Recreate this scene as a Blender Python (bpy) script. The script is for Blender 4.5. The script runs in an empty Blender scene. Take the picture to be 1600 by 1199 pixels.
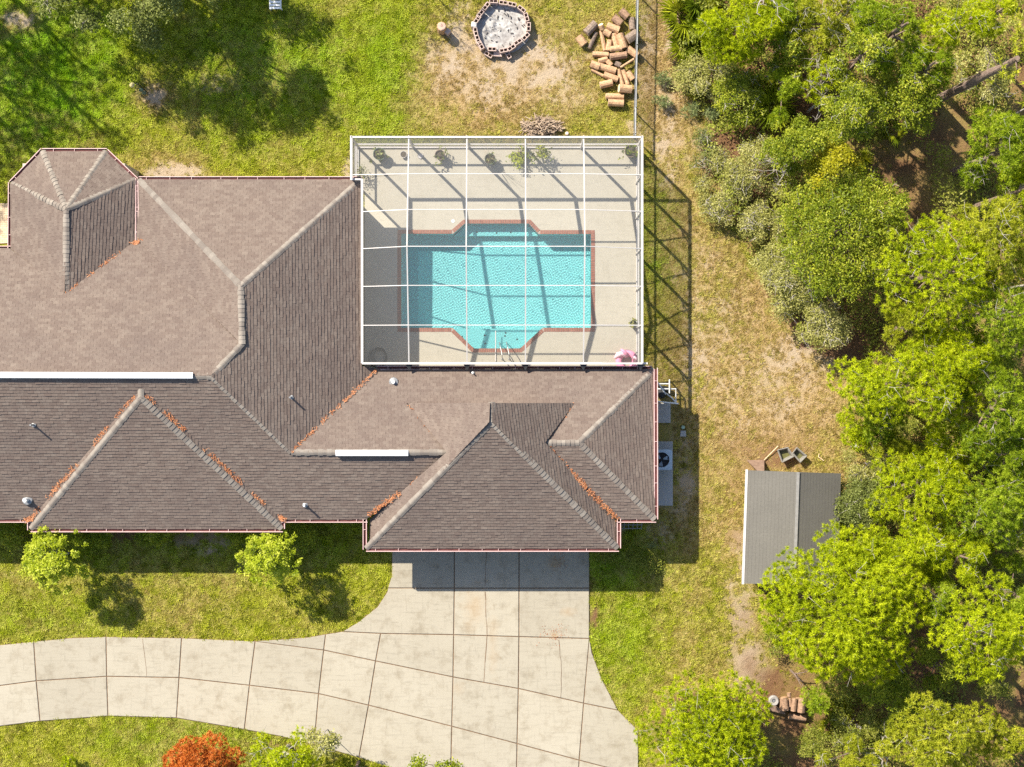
import bpy, bmesh, math, random
import numpy as np
from mathutils import Vector
from mathutils.geometry import tessellate_polygon

random.seed(7)
RNG = np.random.default_rng(7)
SC = bpy.context.scene
COL = SC.collection
R = math.radians

# ------------------------------------------------------------------ camera, sky, sun, exposure
S = 34.0          # photograph pixels per metre on the ground
H = 70.0          # height of the drone
cd = bpy.data.cameras.new('camera')
cd.sensor_width = 36.0
cd.lens = 36.0 * H * S / 1600.0
cd.clip_start = 1.0
cd.clip_end = 2000.0
cam = bpy.data.objects.new('camera', cd)
cam.location = (0, 0, H)
COL.objects.link(cam)
SC.camera = cam

SUN_DIR = Vector((0.534, -0.534, -0.656)).normalized()
ELEV = math.asin(-SUN_DIR.z)
world = bpy.data.worlds.new('World')
SC.world = world
world.use_nodes = True
wn = world.node_tree.nodes
wl = world.node_tree.links
sky = wn.new('ShaderNodeTexSky')
sky.sky_type = 'NISHITA'
sky.sun_disc = False
sky.sun_elevation = ELEV
sky.sun_rotation = R(-45)
wl.new(sky.outputs[0], wn['Background'].inputs['Color'])
wn['Background'].inputs['Strength'].default_value = 0.105
sd = bpy.data.lights.new('sun', 'SUN')
sd.energy = 5.0
sd.angle = R(0.5)
sd.color = (1.0, 0.94, 0.82)
sun = bpy.data.objects.new('sun', sd)
sun.rotation_euler = SUN_DIR.to_track_quat('-Z', 'Y').to_euler()
sun.location = (-30, 30, 40)
COL.objects.link(sun)
SC.view_settings.view_transform = 'Standard'
SC.view_settings.look = 'None'
SC.view_settings.exposure = 1.07
SC.view_settings.gamma = 1.0
SC.view_settings.use_curve_mapping = False
SC.cycles.max_bounces = 8
SC.cycles.transparent_max_bounces = 16
SC.cycles.use_denoising = False

# ------------------------------------------------------------------ helpers
def P(px, py, h=0.0):
    """world point at height h seen at pixel (px, py) of the photograph"""
    f = (H - h) / H / S
    return ((px - 800.0) * f, (599.5 - py) * f, h)

ROOT = {}

def tag(o, label=None, cat=None, group=None, kind=None):
    if label: o['label'] = label
    if cat: o['category'] = cat
    if group: o['group'] = group
    if kind: o['kind'] = kind
    return o

def thing(name, loc, label, cat, group=None, kind=None):
    o = bpy.data.objects.new(name, None)
    o.empty_display_size = 0.2
    o.location = loc
    COL.objects.link(o)
    ROOT[o.name] = np.array(loc, float)
    return tag(o, label, cat, group, kind)

def link(name, me, mat, parent=None):
    o = bpy.data.objects.new(name, me)
    COL.objects.link(o)
    if mat is not None and len(me.materials) == 0:
        me.materials.append(mat)
    if parent is not None:
        o.parent = parent
        ROOT[o.name] = ROOT[parent.name]
    else:
        ROOT[o.name] = np.zeros(3)
    return o

def origin(parent):
    return ROOT[parent.name] if parent is not None else np.zeros(3)

class MB:
    """collects simple solids; build() links them as one mesh"""
    def __init__(self):
        self.v = []; self.f = []; self.uv = None
    def add(self, vs, fs):
        n = len(self.v)
        self.v += [tuple(p) for p in vs]
        self.f += [tuple(i + n for i in f) for f in fs]
    def box(self, c, s, rz=0.0):
        ca, sa = math.cos(rz), math.sin(rz)
        vs = []
        for dz in (-.5, .5):
            for dx, dy in ((-.5, -.5), (.5, -.5), (.5, .5), (-.5, .5)):
                x, y = dx * s[0], dy * s[1]
                vs.append((c[0] + x * ca - y * sa, c[1] + x * sa + y * ca, c[2] + dz * s[2]))
        self.add(vs, [(3, 2, 1, 0), (4, 5, 6, 7), (0, 1, 5, 4), (1, 2, 6, 5), (2, 3, 7, 6), (3, 0, 4, 7)])
    def beam(self, a, b, w, h, up=(0, 0, 1)):
        a = Vector(a); b = Vector(b); d = (b - a).normalized()
        u = Vector(up)
        s = d.cross(u)
        if s.length < 1e-4: s = d.cross(Vector((0, 1, 0)))
        s.normalize(); u = s.cross(d).normalized()
        vs = []
        for p in (a, b):
            for i, j in ((-1, -1), (1, -1), (1, 1), (-1, 1)):
                vs.append(p + s * (i * w / 2) + u * (j * h / 2))
        self.add(vs, [(3, 2, 1, 0), (4, 5, 6, 7), (0, 1, 5, 4), (1, 2, 6, 5), (2, 3, 7, 6), (3, 0, 4, 7)])
    def tube(self, pts, rad, n=8, cap=True):
        pts = [Vector(p) for p in pts]
        if not hasattr(rad, '__len__'): rad = [rad] * len(pts)
        vs = []; fs = []
        for i, p in enumerate(pts):
            d = (pts[min(i + 1, len(pts) - 1)] - pts[max(i - 1, 0)]).normalized()
            s = d.cross(Vector((0.13, 0.21, 0.97)))
            if s.length < 1e-3: s = d.cross(Vector((1, 0, 0)))
            s.normalize(); t = d.cross(s)
            for k in range(n):
                a = 2 * math.pi * k / n
                vs.append(p + (s * math.cos(a) + t * math.sin(a)) * rad[i])
        for i in range(len(pts) - 1):
            for k in range(n):
                k2 = (k + 1) % n
                fs.append((i * n + k, i * n + k2, (i + 1) * n + k2, (i + 1) * n + k))
        if cap:
            fs.append(tuple(range(n - 1, -1, -1)))
            m = (len(pts) - 1) * n
            fs.append(tuple(range(m, m + n)))
        self.add(vs, fs)
    def ring(self, prof, c, n=20):
        """lathe: prof list of (r, z) round the vertical axis at c"""
        vs = []; fs = []
        for r, z in prof:
            for k in range(n):
                a = 2 * math.pi * k / n
                vs.append((c[0] + r * math.cos(a), c[1] + r * math.sin(a), c[2] + z))
        for i in range(len(prof) - 1):
            for k in range(n):
                k2 = (k + 1) % n
                fs.append((i * n + k, i * n + k2, (i + 1) * n + k2, (i + 1) * n + k))
        self.add(vs, fs)
    def prism(self, poly, z0, z1, bottom=False, bevel=0.0):
        """poly: list of (x, y) counter-clockwise or not; z0 < z1"""
        poly = ccw(poly)
        n = len(poly)
        if bevel:
            ins = inset(poly, bevel)
            vs = [(x, y, z0) for x, y in poly] + [(x, y, z1 - bevel * .8) for x, y in poly] + [(x, y, z1) for x, y in ins]
            rings = 3
        else:
            vs = [(x, y, z0) for x, y in poly] + [(x, y, z1) for x, y in poly]
            rings = 2
        fs = []
        for r in range(rings - 1):
            for i in range(n):
                j = (i + 1) % n
                fs.append((r * n + i, r * n + j, (r + 1) * n + j, (r + 1) * n + i))
        top = [Vector(v) for v in vs[(rings - 1) * n:]]
        for t in tessellate_polygon([top]):
            a, b, c = [top[i] for i in t]
            if (b - a).cross(c - a).z < 0: t = t[::-1]
            fs.append(tuple((rings - 1) * n + i for i in t))
        self.add(vs, fs)
    def build(self, name, mat, parent=None, smooth=False):
        me = bpy.data.meshes.new(name)
        o = origin(parent)
        me.from_pydata([(p[0] - o[0], p[1] - o[1], p[2] - o[2]) for p in self.v], [], self.f)
        if smooth:
            me.polygons.foreach_set('use_smooth', [True] * len(me.polygons))
        me.update()
        return link(name, me, mat, parent)

def area2(poly):
    return sum(poly[i][0] * poly[(i + 1) % len(poly)][1] - poly[(i + 1) % len(poly)][0] * poly[i][1] for i in range(len(poly)))
def ccw(poly):
    poly = [tuple(p[:2]) for p in poly]
    return poly if area2(poly) > 0 else poly[::-1]
def inset(poly, d):
    n = len(poly); out = []
    for i in range(n):
        p0, p1, p2 = Vector(poly[i - 1]), Vector(poly[i]), Vector(poly[(i + 1) % n])
        e1 = (p1 - p0).normalized(); e2 = (p2 - p1).normalized()
        n1 = Vector((-e1.y, e1.x)); n2 = Vector((-e2.y, e2.x))
        m = (n1 + n2)
        if m.length < 1e-6: m = n1
        m.normalize()
        k = max(0.35, m.dot(n1))
        out.append(tuple(p1 + m * (d / k)))
    return out
def inside(poly, x, y):
    """vectorised point in polygon"""
    x = np.asarray(x); y = np.asarray(y)
    r = np.zeros(x.shape, bool)
    n = len(poly)
    for i in range(n):
        x1, y1 = poly[i][:2]; x2, y2 = poly[(i + 1) % n][:2]
        if y1 == y2: continue
        c = ((y1 > y) != (y2 > y)) & (x < (x2 - x1) * (y - y1) / (y2 - y1) + x1)
        r ^= c
    return r
def pxpoly(l, h=0.0):
    return [P(a, b, h)[:2] for a, b in l]

def np_mesh(name, verts, k, mat, parent=None, attrs=None, smooth=False, sub=True):
    """verts (n*k,3): unconnected k-gons"""
    verts = np.asarray(verts, np.float32).reshape(-1, 3)
    if sub: verts = verts - origin(parent).astype(np.float32)
    n = len(verts) // k
    me = bpy.data.meshes.new(name)
    me.vertices.add(n * k)
    me.vertices.foreach_set('co', verts.ravel())
    me.loops.add(n * k)
    me.loops.foreach_set('vertex_index', np.arange(n * k, dtype=np.int32))
    me.polygons.add(n)
    me.polygons.foreach_set('loop_start', np.arange(0, n * k, k, dtype=np.int32))
    if attrs:
        for an, arr in attrs.items():
            a = me.attributes.new(an, 'FLOAT', 'POINT')
            a.data.foreach_set('value', np.asarray(arr, np.float32).ravel())
    me.update(calc_edges=True)
    return link(name, me, mat, parent)

# ------------------------------------------------------------------ materials
class NT:
    def __init__(self, name):
        self.m = bpy.data.materials.new(name)
        self.m.use_nodes = True
        self.t = self.m.node_tree
        self.n = self.t.nodes; self.l = self.t.links
        self.bsdf = self.n['Principled BSDF']
        self.out = self.n['Material Output']
    def new(self, typ, **kw):
        x = self.n.new(typ)
        for k, v in kw.items(): setattr(x, k, v)
        return x
    def pos(self, kind='world'):
        if kind == 'world': return self.new('ShaderNodeNewGeometry').outputs['Position']
        return self.new('ShaderNodeTexCoord').outputs[{'object': 'Object', 'uv': 'UV'}[kind]]
    def noise(self, vec, scale, detail=4, rough=.55, dist=0.0):
        x = self.new('ShaderNodeTexNoise')
        x.inputs['Scale'].default_value = scale
        x.inputs['Detail'].default_value = detail
        x.inputs['Roughness'].default_value = rough
        x.inputs['Distortion'].default_value = dist
        self.l.new(vec, x.inputs['Vector'])
        return x.outputs['Fac']
    def ramp(self, fac, stops):
        x = self.new('ShaderNodeValToRGB')
        e = x.color_ramp.elements
        while len(e) < len(stops): e.new(.5)
        for i, (p, c) in enumerate(stops):
            e[i].position = p
            e[i].color = (*c, 1) if hasattr(c, '__len__') else (c, c, c, 1)
        self.l.new(fac, x.inputs['Fac'])
        return x.outputs['Color']
    def math(self, op, a, b=None, clamp=False):
        x = self.new('ShaderNodeMath', operation=op, use_clamp=clamp)
        for i, v in enumerate((a, b)):
            if v is None: continue
            if isinstance(v, (int, float)): x.inputs[i].default_value = v
            else: self.l.new(v, x.inputs[i])
        return x.outputs[0]
    def mix(self, fac, a, b, mode='MIX'):
        x = self.new('ShaderNodeMix', data_type='RGBA', blend_type=mode)
        for i, v in ((0, fac), (6, a), (7, b)):
            if isinstance(v, (int, float)): x.inputs[i].default_value = v
            elif isinstance(v, (tuple, list)): x.inputs[i].default_value = (*v, 1)
            else: self.l.new(v, x.inputs[i])
        return x.outputs[2]
    def attr(self, name, typ='GEOMETRY'):
        x = self.new('ShaderNodeAttribute', attribute_name=name, attribute_type=typ)
        return x.outputs['Fac']
    def bump(self, h, strength=.3, dist=.02):
        x = self.new('ShaderNodeBump')
        x.inputs['Strength'].default_value = strength
        x.inputs['Distance'].default_value = dist
        self.l.new(h, x.inputs['Height'])
        self.l.new(x.outputs[0], self.bsdf.inputs['Normal'])
    def color(self, c):
        if isinstance(c, (tuple, list)): self.bsdf.inputs['Base Color'].default_value = (*c, 1)
        else: self.l.new(c, self.bsdf.inputs['Base Color'])
    def set(self, **kw):
        for k, v in kw.items(): self.bsdf.inputs[k.replace('_', ' ')].default_value = v

def simple(name, c1, c2=None, scale=6.0, rough=.7, bump=.15, space='object', metal=0.0, spec=.3, detail=5):
    t = NT(name)
    c2 = c2 or tuple(min(1, v * 1.25) for v in c1)
    v = t.pos(space)
    f = t.noise(v, scale, detail)
    t.color(t.ramp(f, [(.3, c1), (.7, c2)]))
    t.set(Roughness=rough, Metallic=metal)
    t.bsdf.inputs['Specular IOR Level'].default_value = spec
    if bump: t.bump(t.noise(v, scale * 4, 3), bump, .01)
    return t.m

def leaf_mat(name, c_dark, c_mid, c_light, trans=.35, scale=.9):
    t = NT(name)
    f = t.attr('tint')
    nz = t.noise(t.pos('world'), scale, 3)
    g = t.math('ADD', t.math('MULTIPLY', f, .65), t.math('MULTIPLY', nz, .4), clamp=True)
    c = t.ramp(g, [(.12, c_dark), (.5, c_mid), (.88, c_light)])
    d = t.new('ShaderNodeBsdfDiffuse'); t.l.new(c, d.inputs['Color'])
    tr = t.new('ShaderNodeBsdfTranslucent'); t.l.new(c, tr.inputs['Color'])
    gl = t.new('ShaderNodeBsdfGlossy'); gl.inputs['Roughness'].default_value = .45
    gl.inputs['Color'].default_value = (.9, .9, .8, 1)
    m1 = t.new('ShaderNodeMixShader'); m1.inputs[0].default_value = trans
    t.l.new(d.outputs[0], m1.inputs[1]); t.l.new(tr.outputs[0], m1.inputs[2])
    m2 = t.new('ShaderNodeMixShader'); m2.inputs[0].default_value = .012
    t.l.new(m1.outputs[0], m2.inputs[1]); t.l.new(gl.outputs[0], m2.inputs[2])
    t.l.new(m2.outputs[0], t.out.inputs['Surface'])
    t.n.remove(t.bsdf)
    return t.m

M = {}
M['white'] = simple('white_aluminium', (.54, .50, .465), (.60, .56, .525), 3, .45, .03)
M['gutter'] = simple('pale_pink_gutter', (.56, .37, .34), (.64, .45, .42), 4, .5, .03)
M['gutter_in'] = simple('dark_red_gutter_trough', (.075, .025, .024), (.13, .045, .04), 5, .8, .1)
M['stucco'] = simple('tan_stucco', (.42, .36, .28), (.48, .41, .33), 8, .9, .3)
M['bark'] = simple('pine_bark', (.11, .075, .055), (.27, .19, .15), 9, .95, .8)
M['greybark'] = simple('grey_bark', (.24, .21, .18), (.46, .41, .36), 6, .95, .5)
M['logbark'] = simple('log_bark', (.18, .105, .065), (.40, .25, .16), 14, .95, .9)
M['logbark2'] = simple('peeled_log_bark', (.32, .175, .09), (.58, .38, .22), 16, .9, .8)
M['cutwood'] = simple('cut_wood', (.60, .42, .25), (.74, .56, .37), 18, .85, .2)
M['block'] = simple('concrete_block', (.40, .29, .24), (.55, .42, .36), 16, .95, .5)
M['black'] = simple('dark_metal', (.02, .02, .022), (.05, .05, .05), 8, .6, .1)
M['galv'] = simple('galvanised_steel', (.20, .20, .20), (.32, .32, .32), 8, .5, .1, metal=.4)
M['acmetal'] = simple('pale_blue_grey_metal', (.42, .50, .56), (.50, .58, .64), 4, .5, .05)
M['pvc'] = simple('white_pvc', (.74, .73, .70), (.80, .79, .77), 4, .4, .02)
M['pink'] = simple('pink_vinyl', (.72, .24, .38), (.80, .33, .46), 3, .35, .05)
M['pinkpale'] = simple('pale_pink_vinyl', (.80, .50, .58), (.84, .58, .65), 3, .35, .05)
M['potgreen'] = simple('dark_green_pot', (.07, .10, .07), (.12, .16, .10), 7, .6, .1)
M['potbrown'] = simple('brown_clay_pot', (.17, .12, .095), (.25, .18, .14), 7, .8, .1)
M['potgrey'] = simple('grey_stone_pot', (.40, .37, .34), (.5, .46, .43), 9, .8, .2)
M['soil'] = simple('potting_soil', (.05, .04, .03), (.11, .085, .06), 25, 1, .6)
M['yellow'] = simple('yellow_plastic', (.72, .58, .24), (.8, .66, .3), 6, .5, .05)
M['tote'] = simple('grey_plastic', (.16, .15, .13), (.25, .23, .2), 6, .6, .1)
M['olive'] = simple('olive_water', (.09, .085, .03), (.15, .14, .05), 7, .3, .05)
M['steel'] = simple('dull_steel_rail', (.28, .28, .28), (.4, .4, .4), 8, .4, .03, metal=.5)
M['logbark3'] = simple('grey_log_bark', (.10, .075, .058), (.30, .22, .165), 15, .95, .9)
M['plywood'] = simple('brown_plywood', (.16, .10, .07), (.26, .17, .12), 5, .9, .2)
M['hose'] = simple('dark_hose', (.05, .06, .05), (.08, .09, .08), 5, .5, .02)
M['dead'] = simple('dead_fronds', (.22, .15, .10), (.46, .35, .25), 10, 1, .3)
M['ventwhite'] = simple('white_vent_metal', (.74, .74, .76), (.8, .8, .82), 3, .4, .02)

# needle and leaf colours
M['pine'] = leaf_mat('pine_needles', (.11, .17, .004), (.42, .49, .009), (.66, .70, .020), .42)
M['pinegreen'] = leaf_mat('green_pine_needles', (.06, .12, .006), (.27, .36, .014), (.50, .57, .04), .42)
M['pinesparse'] = leaf_mat('dull_pine_needles', (.13, .16, .010), (.38, .41, .020), (.62, .60, .06), .4)
M['oak'] = leaf_mat('oak_leaves', (.04, .07, .005), (.20, .25, .012), (.54, .53, .05), .34)
M['olivebush'] = leaf_mat('olive_bush_leaves', (.12, .125, .026), (.32, .31, .07), (.56, .51, .21), .3)
M['yellowbush'] = leaf_mat('yellow_bush_leaves', (.15, .16, .01), (.36, .34, .012), (.54, .45, .02), .35)
M['darkbush'] = leaf_mat('dark_round_bush_leaves', (.04, .05, .010), (.14, .165, .035), (.32, .34, .10), .25)
M['bright'] = leaf_mat('bright_shrub_leaves', (.08, .13, .006), (.36, .42, .014), (.66, .67, .09), .38)
M['orange'] = leaf_mat('orange_needles', (.26, .07, .012), (.60, .18, .03), (.78, .33, .09), .35)
M['palm'] = leaf_mat('palmetto_fronds', (.10, .15, .010), (.30, .36, .016), (.56, .54, .04), .3)
M['bluepine'] = leaf_mat('blue_green_seedling_needles', (.14, .18, .07), (.26, .31, .12), (.38, .41, .18), .35)
M['under'] = leaf_mat('undergrowth_leaves', (.06, .08, .012), (.21, .235, .025), (.44, .41, .09), .3)
M['grassblade'] = None

# shingles: uv in metres along and up the slope
def shingle_mat():
    t = NT('weathered_shingles')
    uv = t.pos('uv')
    br = t.new('ShaderNodeTexBrick')
    br.inputs['Scale'].default_value = 1.0
    br.inputs['Brick Width'].default_value = .19
    br.inputs['Row Height'].default_value = .145
    br.inputs['Mortar Size'].default_value = .004
    br.inputs['Color1'].default_value = (.0, .0, .0, 1)
    br.inputs['Color2'].default_value = (1, 1, 1, 1)
    br.inputs['Mortar'].default_value = (.1, .1, .1, 1)
    t.l.new(uv, br.inputs['Vector'])
    w = t.pos('world')
    big = t.noise(w, .35, 4, .6)
    fine = t.noise(w, 24, 4, .7)
    mid = t.noise(w, 3.0, 4, .6)
    c = t.mix(t.math('ADD', t.math('MULTIPLY', t.attr('tint'), .75), t.math('MULTIPLY', t.noise(w, 9, 3), .25)), (.138, .101, .083), (.193, .150, .122))
    c = t.mix(t.math('MULTIPLY', t.math('SUBTRACT', big, .42, True), 2.2, True), c, (.130, .098, .084))
    c = t.mix(t.math('MULTIPLY', t.math('SUBTRACT', mid, .5, True), 1.6, True), c, (.235, .192, .156))
    c = t.mix(.55, c, t.ramp(fine, [(.25, .5), (.75, 1.4)]), 'MULTIPLY')
    t.color(c)
    t.set(Roughness=.95)
    t.bsdf.inputs['Specular IOR Level'].default_value = .15
    t.bump(fine, .5, .01)
    return t.m
M['shingle'] = shingle_mat()
def cap_mat():
    t = NT('pale_ridge_cap_shingles')
    w = t.pos('world'); f = t.attr('tint'); n = t.noise(w, 22, 4, .7)
    c = t.ramp(f, [(0, (.18, .15, .127)), (.5, (.22, .188, .158)), (1, (.26, .224, .188))])
    c = t.mix(.5, c, t.ramp(n, [(.25, .6), (.75, 1.3)]), 'MULTIPLY')
    t.color(c); t.set(Roughness=.95); t.bsdf.inputs['Specular IOR Level'].default_value = .15
    t.bump(n, .5, .01)
    return t.m
M['cap'] = cap_mat()
M['roofdeck'] = simple('roof_underside', (.2, .15, .12), (.25, .2, .16), 5, .9, .1)

def shed_mat():
    t = NT('grey_rolled_roofing')
    w = t.pos('world')
    f = t.noise(w, 14, 4, .7); b = t.noise(w, .8, 4)
    c = t.mix(b, (.105, .097, .083), (.145, .134, .115))
    c = t.mix(.4, c, t.ramp(f, [(.3, .7), (.7, 1.25)]), 'MULTIPLY')
    t.color(c); t.set(Roughness=.95); t.bsdf.inputs['Specular IOR Level'].default_value = .15
    t.bump(f, .4, .01)
    return t.m
M['shedroof'] = shed_mat()

def concrete_mat(name, ca, cb, stain, grime=.5, rust=()):
    t = NT(name)
    w = t.pos('world')
    big = t.noise(w, .45, 5, .6); mid = t.noise(w, 1.3, 8, .72, .15); fine = t.noise(w, 30, 3, .7)
    # brushed streaks
    mp = t.new('ShaderNodeMapping'); mp.inputs['Scale'].default_value = (1.2, 9, 1)
    t.l.new(w, mp.inputs['Vector'])
    st = t.noise(mp.outputs[0], 1.0, 5, .7)
    mp3 = t.new('ShaderNodeMapping'); mp3.inputs['Scale'].default_value = (7, 1.0, 1); mp3.inputs['Rotation'].default_value = (0, 0, .12)
    t.l.new(w, mp3.inputs['Vector'])
    st2 = t.noise(mp3.outputs[0], 1.0, 6, .75)
    c = t.mix(big, ca, cb)
    c = t.mix(t.math('MULTIPLY', t.math('SUBTRACT', mid, .50, True), 2.4 * grime, True), c, stain)
    c = t.mix(t.math('MULTIPLY', t.math('SUBTRACT', st, .52, True), 1.7 * grime, True), c, tuple(v * .62 for v in ca))
    c = t.mix(t.math('MULTIPLY', t.math('SUBTRACT', st2, .55, True), 2.2 * grime, True), c, tuple(v * .60 for v in ca))
    c = t.mix(.45, c, t.ramp(fine, [(.25, .7), (.75, 1.25)]), 'MULTIPLY')
    for (sx, sy, rx, ry, am) in rust:
        p = P(sx, sy)
        mp2 = t.new('ShaderNodeMapping'); mp2.inputs['Location'].default_value = (-p[0] * S / rx, -p[1] * S / ry, 0); mp2.inputs['Scale'].default_value = (S / rx, S / ry, 0)
        t.l.new(w, mp2.inputs['Vector'])
        ln = t.new('ShaderNodeVectorMath', operation='LENGTH'); t.l.new(mp2.outputs[0], ln.inputs[0])
        fac = t.math('MULTIPLY', t.math('SUBTRACT', t.math('ADD', 1.0, t.math('MULTIPLY', t.math('SUBTRACT', mid, .5), 2.5)), ln.outputs['Value'], True), am * .6, True)
        c = t.mix(fac, c, (.36, .22, .10))
    oi = t.new('ShaderNodeObjectInfo')
    c = t.mix(.6, c, t.ramp(oi.outputs['Random'], [(0, .88), (1, 1.08)]), 'MULTIPLY')
    t.color(c); t.set(Roughness=.9); t.bsdf.inputs['Specular IOR Level'].default_value = .25
    t.bump(fine, .25, .006)
    return t.m
M['concrete'] = concrete_mat('driveway_concrete', (.315, .275, .207), (.378, .337, .262), (.205, .165, .11), 1.35, ((742, 945, 26, 45, .5), (866, 882, 16, 12, .7), (886, 956, 16, 10, .5), (770, 1010, 12, 60, .35), (866, 994, 9, 8, .8), (715, 1075, 14, 14, .3), (1010, 990, 9, 9, .3)))
M['deck'] = concrete_mat('pool_deck_concrete', (.365, .33, .26), (.41, .372, .30), (.28, .25, .19), .8)
M['pad'] = concrete_mat('grey_concrete_pad', (.38, .37, .35), (.46, .44, .41), (.3, .28, .25), .5)
M['joint'] = simple('dirt_in_joints', (.10, .065, .04), (.22, .14, .085), 5, 1, .3, space='world')
M['coping'] = simple('red_brick_coping', (.20, .072, .046), (.30, .13, .088), 9, .85, .3, space='world')
M['ash'] = simple('pale_ash', (.20, .18, .165), (.50, .475, .44), 5.5, 1, .6, space='world', detail=8)
M['char'] = simple('charred_wood', (.03, .028, .028), (.10, .09, .085), 9, 1, .5)

def screen_mat():
    t = NT('insect_screen')
    g = t.new('ShaderNodeNewGeometry')
    dp = t.new('ShaderNodeVectorMath', operation='DOT_PRODUCT')
    t.l.new(g.outputs['Normal'], dp.inputs[0]); t.l.new(g.outputs['Incoming'], dp.inputs[1])
    c = t.math('MAXIMUM', t.math('ABSOLUTE', dp.outputs['Value']), .12)
    f = t.math('SUBTRACT', 1.0, t.math('POWER', .87, t.math('DIVIDE', 1.0, c)))
    tr = t.new('ShaderNodeBsdfTransparent')
    d = t.new('ShaderNodeBsdfDiffuse'); d.inputs['Color'].default_value = (.30, .29, .275, 1)
    m = t.new('ShaderNodeMixShader')
    t.l.new(f, m.inputs[0]); t.l.new(tr.outputs[0], m.inputs[1]); t.l.new(d.outputs[0], m.inputs[2])
    t.l.new(m.outputs[0], t.out.inputs['Surface']); t.n.remove(t.bsdf)
    return t.m
M['screen'] = screen_mat()
# ================================================================== GROUND
DRIVE = [(-80,1016),(53,1002.5),(110,997),(166,995),(284,997),(399,1002),(440,999),(480,996),(509,991),(535,987),(560,972),(590,948),(605,925),(612,900),(613,840),
         (921,840),(921,998),(925,1020),(940,1060),(966,1110),(997,1141),(998,1320),(900,1290),(704,1230),(561,1184),(491,1164),(440,1151),(382,1140),(276,1122),(169,1119),(63,1127),(-80,1145)]
DECK = [(553,228),(998,228),(998,580),(570,580),(570,300),(553,300)]
HOUSE_FP = [(-30,395),(0,395),(20,395),(20,290),(70,240),(160,240),(206,290),(560,290),(560,575),(1012,575),(1012,805),(955,805),(955,850),(580,850),(580,805),(435,805),(435,820),(52,820),(52,805),(-30,805)]
WOOD = [(1045,-300),(1062,110),(1105,190),(1090,260),(1130,330),(1175,400),(1250,540),(1330,575),(1345,660),(1350,720),(1330,760),(1300,830),(1230,900),(1195,990),(1215,1040),(1190,1080),(1060,1080),(1010,1130),(1000,1500),(2200,1500),(2200,-300)]
drive_w = pxpoly(DRIVE); deck_w = pxpoly(DECK); house_w = pxpoly(HOUSE_FP); wood_w = pxpoly(WOOD)
POOL_OUT = [(621,359.5),(706,359.5),(724,343.6),(829,343.6),(844,360),(929.5,360),(929.5,518.7),(850,518.7),(815,551),(738,551),(705,518.8),(621,518.8)]
pool_w = ccw(pxpoly(POOL_OUT))

# world-space masks for what grows or lies where (all from real patches on the ground)
def blob(x, y, px, py, rx, ry=None, soft=.6):
    ry = ry or rx
    c = P(px, py)
    d = np.sqrt(((x - c[0]) / (rx / S)) ** 2 + ((y - c[1]) / (ry / S)) ** 2)
    return np.clip((1 + soft - d) / (2 * soft), 0, 1)
def vnoise(x, y, sc, seed):
    """cheap smooth value noise"""
    r = np.random.default_rng(seed); g = r.random((128, 128))
    u = x * sc + 500; v = y * sc + 500
    i = np.floor(u).astype(int); j = np.floor(v).astype(int)
    fu = u - i; fv = v - j
    fu = fu * fu * (3 - 2 * fu); fv = fv * fv * (3 - 2 * fv)
    a = g[i % 128, j % 128]; b = g[(i + 1) % 128, j % 128]; c = g[i % 128, (j + 1) % 128]; d = g[(i + 1) % 128, (j + 1) % 128]
    return (a * (1 - fu) + b * fu) * (1 - fv) + (c * (1 - fu) + d * fu) * fv
def fbm(x, y, sc, seed):
    return (vnoise(x, y, sc, seed) * .5 + vnoise(x, y, sc * 2.1, seed + 1) * .28 + vnoise(x, y, sc * 4.3, seed + 2) * .22)
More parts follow.
